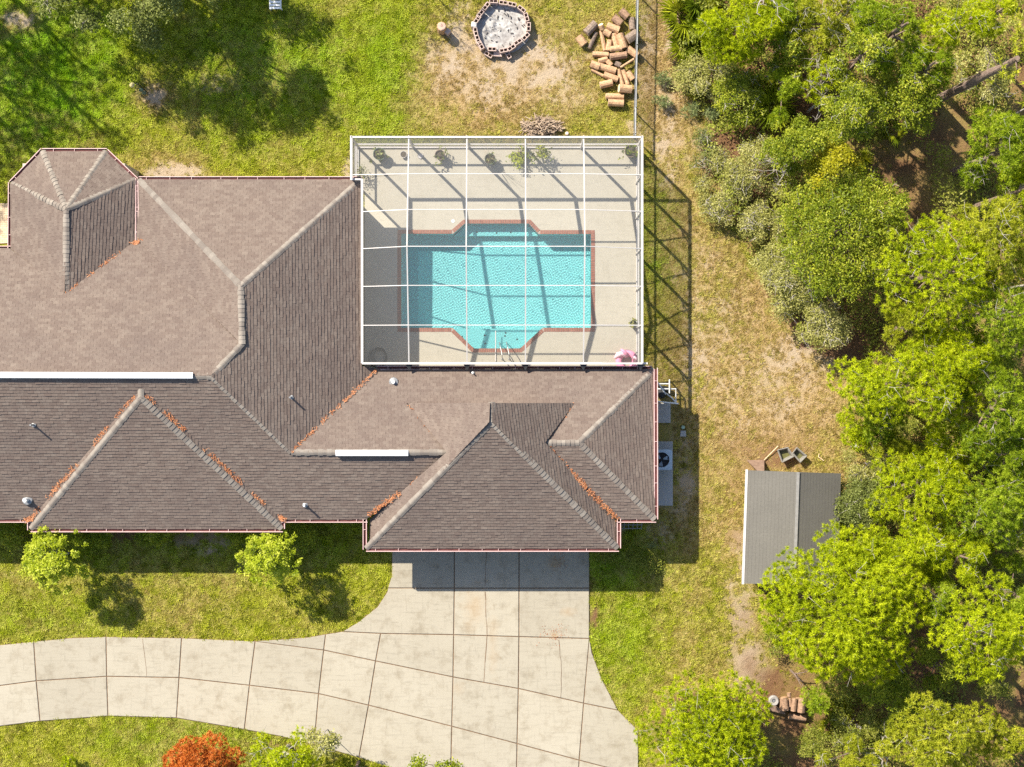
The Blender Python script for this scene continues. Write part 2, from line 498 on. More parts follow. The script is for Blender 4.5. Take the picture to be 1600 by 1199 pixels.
def masks(x, y):
    n1 = fbm(x, y, .35, 11); n2 = fbm(x, y, 1.1, 21); n3 = fbm(x, y, .16, 31); n4 = fbm(x, y, 2.6, 41)
    px = x * S + 800; py = 599.5 - y * S
    # dryness: high right of the house and round the fire pit
    dry = .17 + .42 * (n1 - .45) + .25 * (n2 - .5)
    right = np.clip((px - 985) / 60, 0, 1)
    dry = dry + right * .42
    dry = dry - right * np.clip((py - 850) / 120, 0, 1) * .16
    for b in ((880,110,180,130,.40),(760,120,110,90,.35),(250,265,70,28,.45),(330,130,90,60,.15),(240,150,30,26,.7),(25,35,34,22,.6),(680,150,60,60,.18),
              (1040,100,60,140,.25),(1180,560,120,110,.22),(1240,680,110,60,.22),(180,1160,150,30,-.08),(80,100,140,130,-.16),(430,130,150,90,-.12),(600,90,70,70,-.14),(300,1170,140,40,.15),(330,930,110,40,.12),
              (1040,960,110,90,-.12)):
        dry = dry + b[4] * blob(x, y, *b[:4])
    dirt = np.zeros_like(x)
    for b in ((785,105,120,55,.55),(740,60,60,60,.5),(850,120,70,60,.38),(1045,210,22,80,.52),(1010,60,18,90,.32),(1050,60,14,70,.5),(1250,560,70,40,.45),(1200,620,120,60,.33),(1190,560,90,90,.25),(1160,920,24,90,.5),
              (1170,1040,30,50,.6),(1090,570,30,80,.3),(1110,500,60,110,.28),(238,145,20,18,.8),(28,30,24,14,.7),(262,268,55,14,.55),(330,850,55,22,.5),(940,825,40,12,.5),(1060,760,28,70,.45),(1045,830,40,40,.35),(1000,600,40,40,.3),
              (1085,230,50,50,.3),(1220,590,40,26,.35),(540,262,12,30,.4),(1130,130,20,60,.3),(1000,200,30,20,.35),(335,128,40,20,.25),(640,130,60,30,.2)):
        dirt = np.maximum(dirt, b[4] * 1.5 * blob(x, y, *b[:4]))
    dirt = np.clip(dirt + (n2 - .52) * 1.5 * (.18 + dirt) + (n4 - .5) * 1.2 * (.12 + dirt), 0, 1)
    dirt = np.clip(dirt - .12, 0, 1)
    wood = inside(wood_w, x, y).astype(float)
    litter = wood * np.clip(.78 + (n1 - .5) * 1.6 + (n2 - .5) * 1.0, 0, 1)
    for b in ((1210,710,70,30,.75),(1240,1120,60,70,.95),(1200,1060,50,50,.8),(928,955,7,50,.9),(1170,980,40,60,.35),(1150,800,18,110,.4),(420,1165,80,14,.6),(600,1195,60,10,.8),(1480,200,60,80,.5),(1580,1090,50,60,.9),(1530,1090,50,30,.8),(575,975,40,8,.5),(240,836,220,12,.8),(1215,1150,60,50,.95),
              (845,205,60,16,.4)):
        litter = np.maximum(litter, b[4] * blob(x, y, *b[:4]) * np.clip(.6 + (n2 - .4) * 1.8, 0, 1.2))
    return np.clip(dry, 0, 1), dirt, np.clip(litter, 0, 1)
def lushness(x, y):
    l = np.zeros_like(x)
    for b in ((60,110,130,150,.85),(420,110,150,110,.55),(600,90,60,80,.45),(600,170,80,60,.3),(1030,360,40,110,.5),(960,1000,60,90,.3),(300,1150,140,40,.35),(60,960,120,40,.2),(950,880,80,40,.6),(300,860,400,40,.25)):
        l = np.maximum(l, b[4] * blob(x, y, *b[:4]))
    return np.clip(l * (.35 + 1.3 * fbm(x, y, 1.3, 19)), 0, 1)

def ground_mat():
    t = NT('lawn_and_sand')
    w = t.pos('world')
    dry, dirt, lit = t.attr('dry'), t.attr('dirt'), t.attr('litter')
    n1 = t.noise(w, 7, 5, .7); n2 = t.noise(w, 26, 4, .7); n3 = t.noise(w, 1.3, 4, .6)
    g = t.mix(n2, (.13, .155, .008), (.39, .395, .032))
    g = t.mix(t.math('MULTIPLY', n3, .5), g, (.22, .24, .025))
    g = t.mix(t.attr('lush'), g, t.mix(1.0, g, (.58, 1.0, .5), 'MULTIPLY'))
    d = t.mix(n1, (.25, .160, .060), (.52, .365, .175))
    c = t.mix(t.math('MULTIPLY', t.math('ADD', dry, t.math('SUBTRACT', n1, .5)), 1.15, True), g, d)
    s = t.mix(n2, (.34, .245, .15), (.52, .415, .30))
    df = t.math('MULTIPLY', t.math('ADD', dirt, t.math('MULTIPLY', t.math('SUBTRACT', n2, .55), .7)), 1.3, True)
    c = t.mix(t.math('MULTIPLY', df, t.math('GREATER_THAN', dirt, .02)), c, s)
    l = t.mix(n2, (.06, .032, .018), (.30, .16, .08))
    lf = t.math('MULTIPLY', t.math('ADD', lit, t.math('MULTIPLY', t.math('SUBTRACT', n1, .5), .5)), t.math('GREATER_THAN', lit, .03), True)
    c = t.mix(lf, c, l)
    c = t.mix(.5, c, t.ramp(n2, [(.2, .55), (.8, 1.35)]), 'MULTIPLY')
    t.color(c); t.set(Roughness=1.0); t.bsdf.inputs['Specular IOR Level'].default_value = .1
    t.bump(t.math('ADD', n2, n1), 1.0, .05)
    return t.m
def build_ground():
    xs = np.concatenate([[-400, -200, -100, -60, -40], np.arange(-32, 32.01, .22), [40, 60, 100, 200, 400]])
    ys = np.concatenate([[-400, -200, -100, -60, -40], np.arange(-26, 26.01, .22), [40, 60, 100, 200, 400]])
    X, Y = np.meshgrid(xs, ys)
    ny, nx = X.shape
    Z = (fbm(X, Y, .8, 51) - .5) * .05
    near = (np.abs(X) < 31) & (np.abs(Y) < 25)
    Z = np.where(near, Z - .03, -.03)
    idx = np.arange(nx * ny).reshape(ny, nx)
    q = np.stack([idx[:-1, :-1], idx[:-1, 1:], idx[1:, 1:], idx[1:, :-1]], -1).reshape(-1, 4)
    cx = (X[:-1, :-1] + X[1:, 1:]).ravel() / 2; cy = (Y[:-1, :-1] + Y[1:, 1:]).ravel() / 2
    hole = inside(pxpoly([(575,300),(975,300),(975,560),(575,560)]), cx, cy)
    q = q[~hole]
    me = bpy.data.meshes.new('ground')
    me.vertices.add(nx * ny)
    me.vertices.foreach_set('co', np.stack([X, Y, Z], -1).astype(np.float32).ravel())
    me.loops.add(len(q) * 4); me.loops.foreach_set('vertex_index', q.astype(np.int32).ravel())
    me.polygons.add(len(q)); me.polygons.foreach_set('loop_start', np.arange(0, len(q) * 4, 4, dtype=np.int32))
    for nm, a in zip(('dry', 'dirt', 'litter', 'lush'), (*masks(X.ravel(), Y.ravel()), lushness(X.ravel(), Y.ravel()))):
        at = me.attributes.new(nm, 'FLOAT', 'POINT'); at.data.foreach_set('value', a.astype(np.float32))
    me.update(calc_edges=True)
    o = link('ground', me, ground_mat())
    tag(o, kind='structure')
build_ground()

# ------------------------------------------------------------------ driveway slabs
SLABS = [
 [(-80,1016),(53,1002.5),(57,1064),(-80,1082)], [(53,1002.5),(110,997),(166,995),(167,1057),(57,1064)],
 [(166,995),(284,997),(280,1059),(167,1057)], [(284,997),(399,1002),(390,1071),(280,1059)],
 [(399,1002),(506,1016),(498,1084),(390,1071)], [(506,1016),(587,1033),(576,1102),(498,1084)],
 [(587,1033),(708,1058),(706,1135),(576,1102)], [(708,1058),(810,1076),(808,1162),(706,1135)],
 [(810,1076),(912,1099),(905,1188),(808,1162)], [(912,1099),(966,1110),(997,1141),(998,1212),(905,1188)],
 [(399,1002),(440,999),(480,996),(509,991),(506,1016)], [(509,991),(535,987),(595,990),(587,1033),(506,1016)],
 [(595,990),(709,992),(708,1058),(587,1033)], [(709,992),(811,995),(810,1076),(708,1058)],
 [(811,995),(921,998),(912,1099),(810,1076)], [(921,998),(925,1020),(940,1060),(966,1110),(912,1099)],
 [(535,987),(560,972),(590,948),(605,925),(606,919),(710,919),(709,992),(595,990)],
 [(710,919),(811,919),(811,995),(709,992)], [(811,919),(921,919),(921,998),(811,995)],
 [(606,919),(612,900),(613,840),(710,840),(710,919)], [(710,840),(811,840),(811,919),(710,919)], [(811,840),(921,840),(921,919),(811,919)],
 [(-80,1082),(57,1064),(63,1127),(-80,1145)], [(57,1064),(167,1057),(169,1119),(63,1127)],
 [(167,1057),(280,1059),(276,1122),(169,1119)], [(280,1059),(390,1071),(382,1140),(276,1122)],
 [(390,1071),(498,1084),(491,1164),(440,1151),(382,1140)], [(498,1084),(576,1102),(561,1184),(491,1164)],
 [(576,1102),(706,1135),(704,1230),(561,1184)], [(706,1135),(808,1162),(806,1262),(704,1230)],
 [(808,1162),(905,1188),(900,1290),(806,1262)], [(905,1188),(998,1212),(998,1320),(900,1290)]]
mb = MB(); mb.prism(drive_w, -.1, .008)
driveway = mb.build('driveway', M['joint']); tag(driveway, kind='structure')
for s in SLABS:
    mb = MB(); w = inset(ccw(pxpoly(s)), .023)
    mb.prism(w, -.05, .035 + random.uniform(-.004, .004), bevel=.012)
    mb.build('slab', M['concrete'], driveway)
# cracks that run across some slabs (real thin gaps filled with soil)
def crack(pts, w=.022):
    m = MB(); z = .0405
    p = [P(a, b) for a, b in pts]
    fine = [p[0]]
    for a, b in zip(p[:-1], p[1:]):
        for k in range(1, 6):
            f = k / 5; fine.append((a[0] + (b[0] - a[0]) * f + random.uniform(-.02, .02), a[1] + (b[1] - a[1]) * f + random.uniform(-.015, .015)))
    for a, b in zip(fine[:-1], fine[1:]): m.beam((a[0], a[1], z), (b[0], b[1], z), w * random.uniform(.5, 1.3), .004)
    m.build('crack', M['joint'], driveway)
crack([(760,862),(758,915)]); crack([(758,925),(761,990),(756,1066)], .03); crack([(873,1000),(877,1040),(876,1090)]); crack([(223,998),(230,1057)], .015)

# ------------------------------------------------------------------ pool deck and pool
def sheet_with_hole(name, outer, hole, z, mat, parent=None, thick=.12):
    loops = [[Vector((*p, z)) for p in ccw(outer)], [Vector((*p, z)) for p in ccw(hole)[::-1]]]
    flat = loops[0] + loops[1]
    fs = []
    for t in tessellate_polygon(loops):
        a, b, c = [flat[i] for i in t]
        fs.append(t if (b - a).cross(c - a).z > 0 else t[::-1])
    m = MB(); m.add(flat, fs)
    n0 = len(loops[0])
    low = [Vector((p.x, p.y, p.z - thick)) for p in flat]
    k = len(flat); m.v += [tuple(p) for p in low]
    for st, n in ((0, n0), (n0, len(loops[1]))):
        for i in range(n):
            j = (i + 1) % n
            m.f.append((st + i, k + st + i, k + st + j, st + j))
    return m.build(name, mat, parent)
pool_in = inset(pool_w, 6.2 / S)
pool_mid = inset(pool_w, .004)
deck = sheet_with_hole('pool_deck', deck_w, pool_mid, .05, M['deck']); tag(deck, kind='structure')

def plaster_mat():
    t = NT('aqua_pool_plaster')
    w = t.pos('world')
    f = t.noise(w, 9, 4, .7); b = t.noise(w, .7, 3)
    t.color(t.mix(b, t.mix(f, (.25, .58, .565), (.34, .66, .645)), (.30, .62, .605)))
    t.set(Roughness=.8)
    return t.m
M['plaster'] = plaster_mat()
pc = P(775, 440)
pool = thing('swimming_pool', (pc[0], pc[1], 0), 'turquoise swimming pool edged with red brick inside the screened cage', 'swimming pool')
DEEP = -1.0; SHELF = -.38
m = MB()
n = len(pool_in)
main_poly = ccw(pxpoly([(627,366),(923.5,366),(923.5,512.5),(627,512.5)]))
# walls all round
for i in range(n):
    a, b = pool_in[i], pool_in[(i + 1) % n]
    m.add([(a[0], a[1], .045), (b[0], b[1], .045), (b[0], b[1], DEEP), (a[0], a[1], DEEP)], [(0, 1, 2, 3)])
m.add([(x, y, DEEP) for x, y in pool_in], [tuple(t) for t in tessellate_polygon([[Vector((x, y, 0)) for x, y in pool_in]])])
m.build('basin', M['plaster'], pool)
# entry step shelf in the lower bay, seat bench in the upper bay
m = MB(); m.prism(pxpoly([(702,513.5),(853,513.5),(812,544.4),(741,544.4)]), DEEP, SHELF); m.build('shelf', M['plaster'], pool)
m = MB(); m.prism(pxpoly([(727,350.5),(826,350.5),(841,367.5),(709,367.5)]), DEEP, -.52); m.build('bench', M['plaster'], pool)
# coping bricks round the rim: thousands of pixels long but each only some three pixels wide
m = MB(); WC = 6.2 / S
def cop(q): m.prism([tuple(p) for p in q], -.02, .062 + random.uniform(-.004, .004), bevel=.006)
ends = []
for i in range(n):
    a, b = Vector(pool_w[i]), Vector(pool_w[(i + 1) % n]); c, d = Vector(pool_in[i]), Vector(pool_in[(i + 1) % n])
    u = (b - a).normalized(); nn = Vector((-u.y, u.x)) * WC; L = (b - a).length
    t0 = max(0, (c - a).dot(u)); t1 = min(L, (d - a).dot(u)); k = max(1, round((t1 - t0) / .105)); ends.append((a + u * t0, a + u * t1, u))
    for j in range(k):
        p0 = a + u * (t0 + (t1 - t0) * (j + .07) / k); p1 = a + u * (t0 + (t1 - t0) * (j + .93) / k)
        cop([p0, p1, p1 + nn, p0 + nn])
for i in range(n):
    a = Vector(pool_w[i]); c = Vector(pool_in[i]); s0, _, _ = ends[i]; _, e1, _ = ends[i - 1]
    if (s0 - a).length > .03:
        q = [a, s0, c, e1]; cc = (a + s0 + c + e1) / 4
        cop([p.lerp(cc, .06) for p in q])
tag(m.build('coping', M['coping'], pool), kind='stuff')
m = MB()
mo, mi = inset(pool_w, .012), inset(pool_w, 6.0 / S)
for i in range(n):
    j = (i + 1) % n
    m.add([(*mo[i], .048), (*mo[j], .048), (*mi[j], .048), (*mi[i], .048)], [(0, 1, 2, 3)])
m.build('mortar', simple('grey_mortar', (.3, .22, .18), (.38, .3, .25), 9, .9, .1), pool)
for a, b, z in ((722,526,SHELF),(757,524,SHELF),(790,520,SHELF),(808,530,SHELF),(789,525,SHELF),(758,537,SHELF),(745,362,-.52),(776,363,-.52),(798,362,-.52)):
    p = P(a, b); m = MB(); m.ring([(0, .012), (.035, .012), (.04, 0)], (p[0], p[1], z + .002), 10)
    m.build('jet', M['black'], pool)

# water: real small waves
def water_mat():
    t = NT('pool_water')
    fr = t.new('ShaderNodeFresnel'); fr.inputs['IOR'].default_value = 1.33
    tr = t.new('ShaderNodeBsdfTransparent'); tr.inputs['Color'].default_value = (.80, .97, .97, 1)
    gl = t.new('ShaderNodeBsdfGlossy'); gl.inputs['Roughness'].default_value = .02
    m = t.new('ShaderNodeMixShader')
    t.l.new(fr.outputs[0], m.inputs[0]); t.l.new(tr.outputs[0], m.inputs[1]); t.l.new(gl.outputs[0], m.inputs[2])
    t.l.new(m.outputs[0], t.out.inputs['Surface']); t.n.remove(t.bsdf)
    return t.m
def glass_water():
    t = NT('pool_water')
    g = t.new('ShaderNodeBsdfGlass'); g.inputs['IOR'].default_value = 1.33; g.inputs['Roughness'].default_value = 0.0
    g.inputs['Color'].default_value = (.83, .97, .99, 1)
    t.l.new(g.outputs[0], t.out.inputs['Surface']); t.n.remove(t.bsdf)
    return t.m
CAUSTICS = True
def build_water():
    x0, y1, _ = P(625.5, 348); x1, y0, _ = P(925, 547)
    nx, ny = 600, 400
    X, Y = np.meshgrid(np.linspace(x0, x1, nx), np.linspace(y0, y1, ny))
    r = np.random.default_rng(3)
    Z = np.zeros_like(X)
    for k in range(44):
        lam = r.uniform(.065, .14); a = r.uniform(0, 2 * np.pi); ph = r.uniform(0, 2 * np.pi)
        Z += .00062 * lam * np.sin(2 * np.pi / lam * (X * np.cos(a) + Y * np.sin(a)) + ph)
    Z -= .06
    cx = (X[:-1, :-1] + X[1:, 1:]) / 2; cy = (Y[:-1, :-1] + Y[1:, 1:]) / 2
    keep = inside(inset(pool_w, 5.0 / S), cx.ravel(), cy.ravel())
    idx = np.arange(nx * ny).reshape(ny, nx)
    q = np.stack([idx[:-1, :-1], idx[:-1, 1:], idx[1:, 1:], idx[1:, :-1]], -1).reshape(-1, 4)[keep]
    used, inv = np.unique(q, return_inverse=True)
    V = np.stack([X.ravel(), Y.ravel(), Z.ravel()], -1)[used]
    me = bpy.data.meshes.new('pool_water')
    me.from_pydata(V.tolist(), [], inv.reshape(-1, 4).tolist())
    me.polygons.foreach_set('use_smooth', [True] * len(me.polygons))
    o = link('pool_water', me, glass_water() if CAUSTICS else water_mat())
    tag(o, kind='structure')
    if CAUSTICS:
        o.cycles.is_caustics_caster = True
        sd.cycles.is_caustics_light = True
        SC.cycles.caustics_refractive = True
        for c in pool.children:
            c.cycles.is_caustics_receiver = True
build_water()
# ================================================================== HOUSE
house = thing('house', (-8.0, 0, 0), 'sprawling single storey house with brown grey shingle hip roofs beside the pool', 'house')
def PX(px, h): return (px - 800) * (H - h) / H / S
def PY(py, h): return (599.5 - py) * (H - h) / H / S
EV = 2.6
def fit(px, py, zfun, it=6):
    z = 4.0
    for _ in range(it):
        x, y = PX(px, z), PY(py, z); z = zfun(x, y)
    return (PX(px, z), PY(py, z), z)
zN = lambda x, y: EV + .508 * (6.3 - y)
zS = lambda x, y: EV + .48 * (y + 6.004)
zAE = lambda x, y: EV + .506 * (-6.655 - x)
zAW = lambda x, y: EV + .505 * (x + 16.51)
zAN = lambda x, y: EV + .51 * (9.034 - y)
zG = lambda x, y: 2.4 + .48 * (.65 - y)
zGW = lambda x, y: EV + .5 * (x + 6.457)
zGE = lambda x, y: EV + .5 * (4.673 - x)
zES = lambda x, y: EV + .395 * (y + 6.004)
zEE = lambda x, y: EV + .395 * (6.315 - x)
def W(x, y, zf): return (x, y, zf(x, y) if callable(zf) else zf)

E_ = fit(330, 588, zN); C_ = fit(376, 447, zAN); D_ = fit(378, 538, zAW); F_ = fit(455, 707, zAE)
A_ = fit(103, 327, lambda x, y: 3.95); B_ = fit(103, 458, zN)
cor = (-16.6, 6.3, EV)                       # meeting of the tower eave and the wing eave
Gp1 = fit(768, 630, lambda x, y: 5.38); Gp2 = fit(768, 660, lambda x, y: 5.38)
GL = fit(635, 630, zG); GR = fit(897, 630, zG); GV = fit(705, 707, zG)
r1 = fit(848, 692, zG); r2 = fit(905, 692, zG)
sw = W(PX(572, EV), PY(857, EV), EV); se = W(PX(965, EV), PY(857, EV), EV)
gi = (-6.457, -6.004, EV); gj = (4.673, -6.004, EV)
ne_ = fit(1022, 577, zG); E_se = (6.315, -6.004, EV)
vEnd = fit(590, 577, zG)
tw0 = P(18, 287, EV); tw1 = P(66, 237, EV); tw2 = P(165, 237, EV); tw3 = P(211, 281, EV); tws = (PX(17, EV), 5.947, EV + .15); twe = (PX(212, EV), 6.3, EV)
an0 = P(217, 281, EV); an1 = P(564, 281, EV)
XW = -29.0
f0 = (-21.3, -6.43, EV); f1 = (-10.195, -6.43, EV); fp = (-15.75, -.6, 5.38); fv = (-15.75, -.223, 5.38); fi = (-21.3, -6.004, EV); fj = (-10.195, -6.004, EV)
FACES = [
    [(XW, 5.947, EV + .18), (XW, .325, E_[2]), E_, D_, cor, twe, B_, tws],
    [(XW, -6.004, EV), gi, (GV[0], GV[1], zS(GV[0], GV[1])), (F_[0], F_[1], F_[2]), E_, (XW, .325, E_[2])],
    [an0, an1, C_], [an0, C_, D_, cor],
    [an1, P(565, 572, EV), vEnd, F_, E_, D_, C_],
    [F_, vEnd, ne_, r2, r1, GR, GL, GV],
    [GL, Gp1, Gp2, sw, gi, GV], [sw, se, Gp2], [Gp1, GR, r1, gj, se, Gp2],
    [r1, r2, E_se, gj], [ne_, E_se, r2],
    [fi, f0, fp, fv], [f0, f1, fp], [f1, fj, fv, fp],
    [tw1, tw2, A_], [tw0, tw1, A_], [tw2, tw3, A_], [tws, tw0, A_, B_], [tw3, twe, B_, A_],
]
roof_mb = MB(); under_mb = MB()
COURSE = .145
def shingle_face(poly, parent):
    pts = [Vector(p) for p in poly]
    nrm = Vector((0, 0, 0))
    for i in range(len(pts)):
        a, b = pts[i], pts[(i + 1) % len(pts)]
        nrm += Vector(((a.y - b.y) * (a.z + b.z), (a.z - b.z) * (a.x + b.x), (a.x - b.x) * (a.y + b.y)))
    nrm.normalize()
    if nrm.z < 0: nrm = -nrm
    c = sum(pts, Vector()) / len(pts)
    u = Vector((nrm.y, -nrm.x, 0)).normalized()        # along the eave
    v = nrm.cross(u).normalized()
    if v.z < 0: v = -v; u = -u
    q = [Vector(((p - c).dot(u), (p - c).dot(v))) for p in pts]
    v0 = min(p.y for p in q) - .01
    tris = tessellate_polygon([[Vector((p.x, p.y, 0)) for p in q]])
    vs, fs, uvs = [], [], []
    off = random.random() * 10
    def clip(poly2, val, keep_above):
        out = []
        for i in range(len(poly2)):
            a, b = poly2[i], poly2[(i + 1) % len(poly2)]
            ia = (a.y >= val) == keep_above or a.y == val; ib = (b.y >= val) == keep_above or b.y == val
            if ia: out.append(a)
            if ia != ib:
                t = (val - a.y) / (b.y - a.y); out.append(a.lerp(b, t))
        return out
    tabrand = {}; tints = []
    def clipx(poly2, val, keep_above):
        out = []
        for i in range(len(poly2)):
            a, b = poly2[i], poly2[(i + 1) % len(poly2)]
            ia = (a.x >= val) if keep_above else (a.x <= val); ib = (b.x >= val) if keep_above else (b.x <= val)
            if ia: out.append(a)
            if ia != ib: out.append(a.lerp(b, (val - a.x) / (b.x - a.x)))
        return out
    for t in tris:
        tri = [q[i] for i in t]
        if (tri[1] - tri[0]).cross(tri[2] - tri[0]) < 0: tri = tri[::-1]
        lo, hi = min(p.y for p in tri), max(p.y for p in tri)
        for k in range(int((lo - v0) / COURSE), int((hi - v0) / COURSE) + 1):
            y0, y1 = v0 + k * COURSE, v0 + (k + 1) * COURSE
            pl = clip(clip(tri, y0, True), y1, False)
            if len(pl) < 3: continue
            xa, xb = min(p.x for p in pl), max(p.x for p in pl)
            st_ = (k * .137) % .29
            for tb in range(int((xa - st_) / .29) - 1, int((xb - st_) / .29) + 2):
                rr_ = tabrand.setdefault((k, tb), (random.random(), random.uniform(.010, .027), random.uniform(-.014, .008)))
                t0, t1 = st_ + tb * .29, st_ + (tb + 1) * .29 - .006
                tp = clipx(clipx(pl, t0, True), t1, False)
                if len(tp) < 3: continue
                n0 = len(vs); drop = rr_[2]
                for p in tp:
                    f = 1 - (p.y - y0) / COURSE
                    vs.append(c + u * p.x + v * (p.y + drop * max(0, f)) + nrm * (rr_[1] * f + .004)); uvs.append((p.x + off, p.y - v0)); tints.append(rr_[0])
                fs.append(tuple(range(n0, n0 + len(tp))))
                lowp = [p for p in tp if abs(p.y - y0) < 1e-5]
                if len(lowp) >= 2:
                    a = min(lowp, key=lambda p: p.x); b = max(lowp, key=lambda p: p.x); n0 = len(vs)
                    for p, o in ((a, -.004), (b, -.004), (b, rr_[1] + .004), (a, rr_[1] + .004)):
                        vs.append(c + u * p.x + v * (p.y + drop) + nrm * o); uvs.append((p.x + off, p.y - v0)); tints.append(rr_[0] * .6)
                    fs.append((n0, n0 + 1, n0 + 2, n0 + 3))
    me = bpy.data.meshes.new('shingles')
    o = origin(house)
    me.from_pydata([tuple(p - Vector(o)) for p in vs], [], fs)
    uvl = me.uv_layers.new(name='UVMap')
    flat = np.array(uvs, np.float32)
    li = np.empty(len(me.loops), np.int32); me.loops.foreach_get('vertex_index', li)
    uvl.data.foreach_set('uv', flat[li].ravel())
    at = me.attributes.new('tint', 'FLOAT', 'POINT'); at.data.foreach_set('value', np.array(tints, np.float32))
    me.update()
    tag(link('shingles', me, M['shingle'], parent), kind='stuff')
    # underside
    n0 = len(roof_mb.v)
    pts = [c + u * p.x + v * p.y - nrm * .012 for p in q]
    roof_mb.v += [tuple(p - Vector((0, 0, .10))) for p in pts]
    for t in tris: roof_mb.f.append(tuple(n0 + i for i in t))
    n1_ = len(under_mb.v); under_mb.v += [tuple(p) for p in pts]
    for t in tris: under_mb.f.append(tuple(n1_ + i for i in t))
    for i in range(len(pts)):
        j = (i + 1) % len(pts); m0 = len(roof_mb.v)
        roof_mb.v += [tuple(pts[i]), tuple(pts[j]), tuple(pts[j] - Vector((0, 0, .1))), tuple(pts[i] - Vector((0, 0, .1)))]
        roof_mb.f.append((m0, m0 + 1, m0 + 2, m0 + 3))
roof = bpy.data.objects.new('roof', None); COL.objects.link(roof); roof.parent = house; ROOT[roof.name] = ROOT[house.name]
for f in FACES: shingle_face(f, roof)
# gable end that faces the pool behind the garage ridge
for a, b, c in ((GL, Gp1, GR),):
    n0 = len(roof_mb.v); y = a[1] - .02
    roof_mb.v += [(a[0], y, a[2] - .3), (b[0], y, b[2] - .01), (c[0], y, c[2] - .3)]; roof_mb.f.append((n0, n0 + 1, n0 + 2))
roof_mb.build('roof_deck', M['roofdeck'], roof)
under_mb.build('underlayment', simple('dark_roofing_felt', (.05, .04, .035), (.08, .065, .055), 9, 1, .1), roof)

# ridge and hip cap shingles: lumpy overlapping pieces, each under ten pixels
def caps(a, b, w=.135, name='ridge_cap'):
    a, b = Vector(a), Vector(b)
    d = b - a; L = d.length; d.normalize()
    s = d.cross(Vector((0, 0, 1))).normalized(); up = s.cross(d).normalized()
    if up.z < 0: up = -up
    m = MB(); k = max(1, int(L / .19))
    for i in range(k):
        p0 = a + d * (L * i / k); p1 = a + d * (L * (i + 1) / k + .05)
        h0 = .048 + random.uniform(-.008, .008); h1 = .022; ww = w * random.uniform(.86, 1.12); dr = ww * .38
        q = []
        for p, h in ((p0, h0), (p1, h1)):
            q += [p + s * ww + up * (h - dr), p + s * ww * .35 + up * (h - .01), p + up * h, p - s * ww * .35 + up * (h - .01), p - s * ww + up * (h - dr)]
        m.add(q, [(0, 5, 6, 1), (1, 6, 7, 2), (2, 7, 8, 3), (3, 8, 9, 4), (0, 1, 2, 3, 4)])
    o = m.build(name, M['cap'], roof); tag(o, kind='stuff')
    at = o.data.attributes.new('tint', 'FLOAT', 'POINT')
    at.data.foreach_set('value', np.repeat(RNG.random(k), 10).astype(np.float32))
for a, b in ((an0, C_), (an1, C_), (D_, C_), (E_, D_), (F_, E_), (A_, tw1), (A_, tw2), (A_, tw0), (A_, tw3), (B_, A_), (sw, Gp2), (se, Gp2), (Gp2, Gp1),
             (ne_, r2), (E_se, r2), (r2, r1), (f0, fp), (f1, fp), (fv, fp), (F_, GV), ((XW, .325, E_[2]), E_)):
    caps(a, b)
# white metal ridge vents
def vent_strip(p0, p1, zf):
    a = Vector(fit(*p0, zf)); b = Vector(fit(*p1, zf))
    m = MB(); d = (b - a).normalized(); s = Vector((-d.y, d.x, 0))
    q = []
    for p in (a, b):
        q += [p + s * .13 + Vector((0, 0, .06)), p + s * .12 + Vector((0, 0, .13)), p + Vector((0, 0, .165)), p - s * .12 + Vector((0, 0, .13)), p - s * .13 + Vector((0, 0, .06))]
    m.add(q, [(0, 5, 6, 1), (1, 6, 7, 2), (2, 7, 8, 3), (3, 8, 9, 4), (4, 3, 2, 1, 0), (5, 6, 7, 8, 9)])
    o = m.build('ridge_vent', M['ventwhite'], roof)
    L = (b - a).length; m = MB()
    for i in range(1, int(L / 1.22) + 1):
        p = b - d * (i * 1.22)
        if (p - a).dot(d) > 0: m.beam(p + s * .125 + Vector((0, 0, .118)), p + Vector((0, 0, .172)), .05, .012); m.beam(p + Vector((0, 0, .172)), p - s * .125 + Vector((0, 0, .118)), .05, .012)
    tag(m.build('vent_seam', M['ventwhite'], o), kind='stuff')
vent_strip((-60, 586), (302, 587), lambda x, y: E_[2]); vent_strip((525, 708), (638, 708), lambda x, y: F_[2])
# vent pipes
def pipe(px, py, zf, r, h, mat=M['galv'], cap=False):
    p = fit(px, py, zf); m = MB()
    m.tube([(p[0], p[1], p[2] - .05), (p[0], p[1], p[2] + h)], r, 10)
    o = m.build('vent_pipe', mat, roof)
    m = MB(); m.ring([(0, .065), (r * 1.0, .065), (r * 2.6, .045), (r * 2.8, .02)], (p[0], p[1], p[2]), 12); m.build('flashing', M['galv'], o)
pipe(53, 664, zS, .04, .50); pipe(43, 781, zS, .085, .42, M['pvc']); pipe(455, 621, zAE, .04, .45); pipe(477, 789, zS, .045, .45, M['pvc']); pipe(615, 597, zG, .075, .22, M['pvc']); pipe(739, 583, zG, .03, .25, M['pvc'])

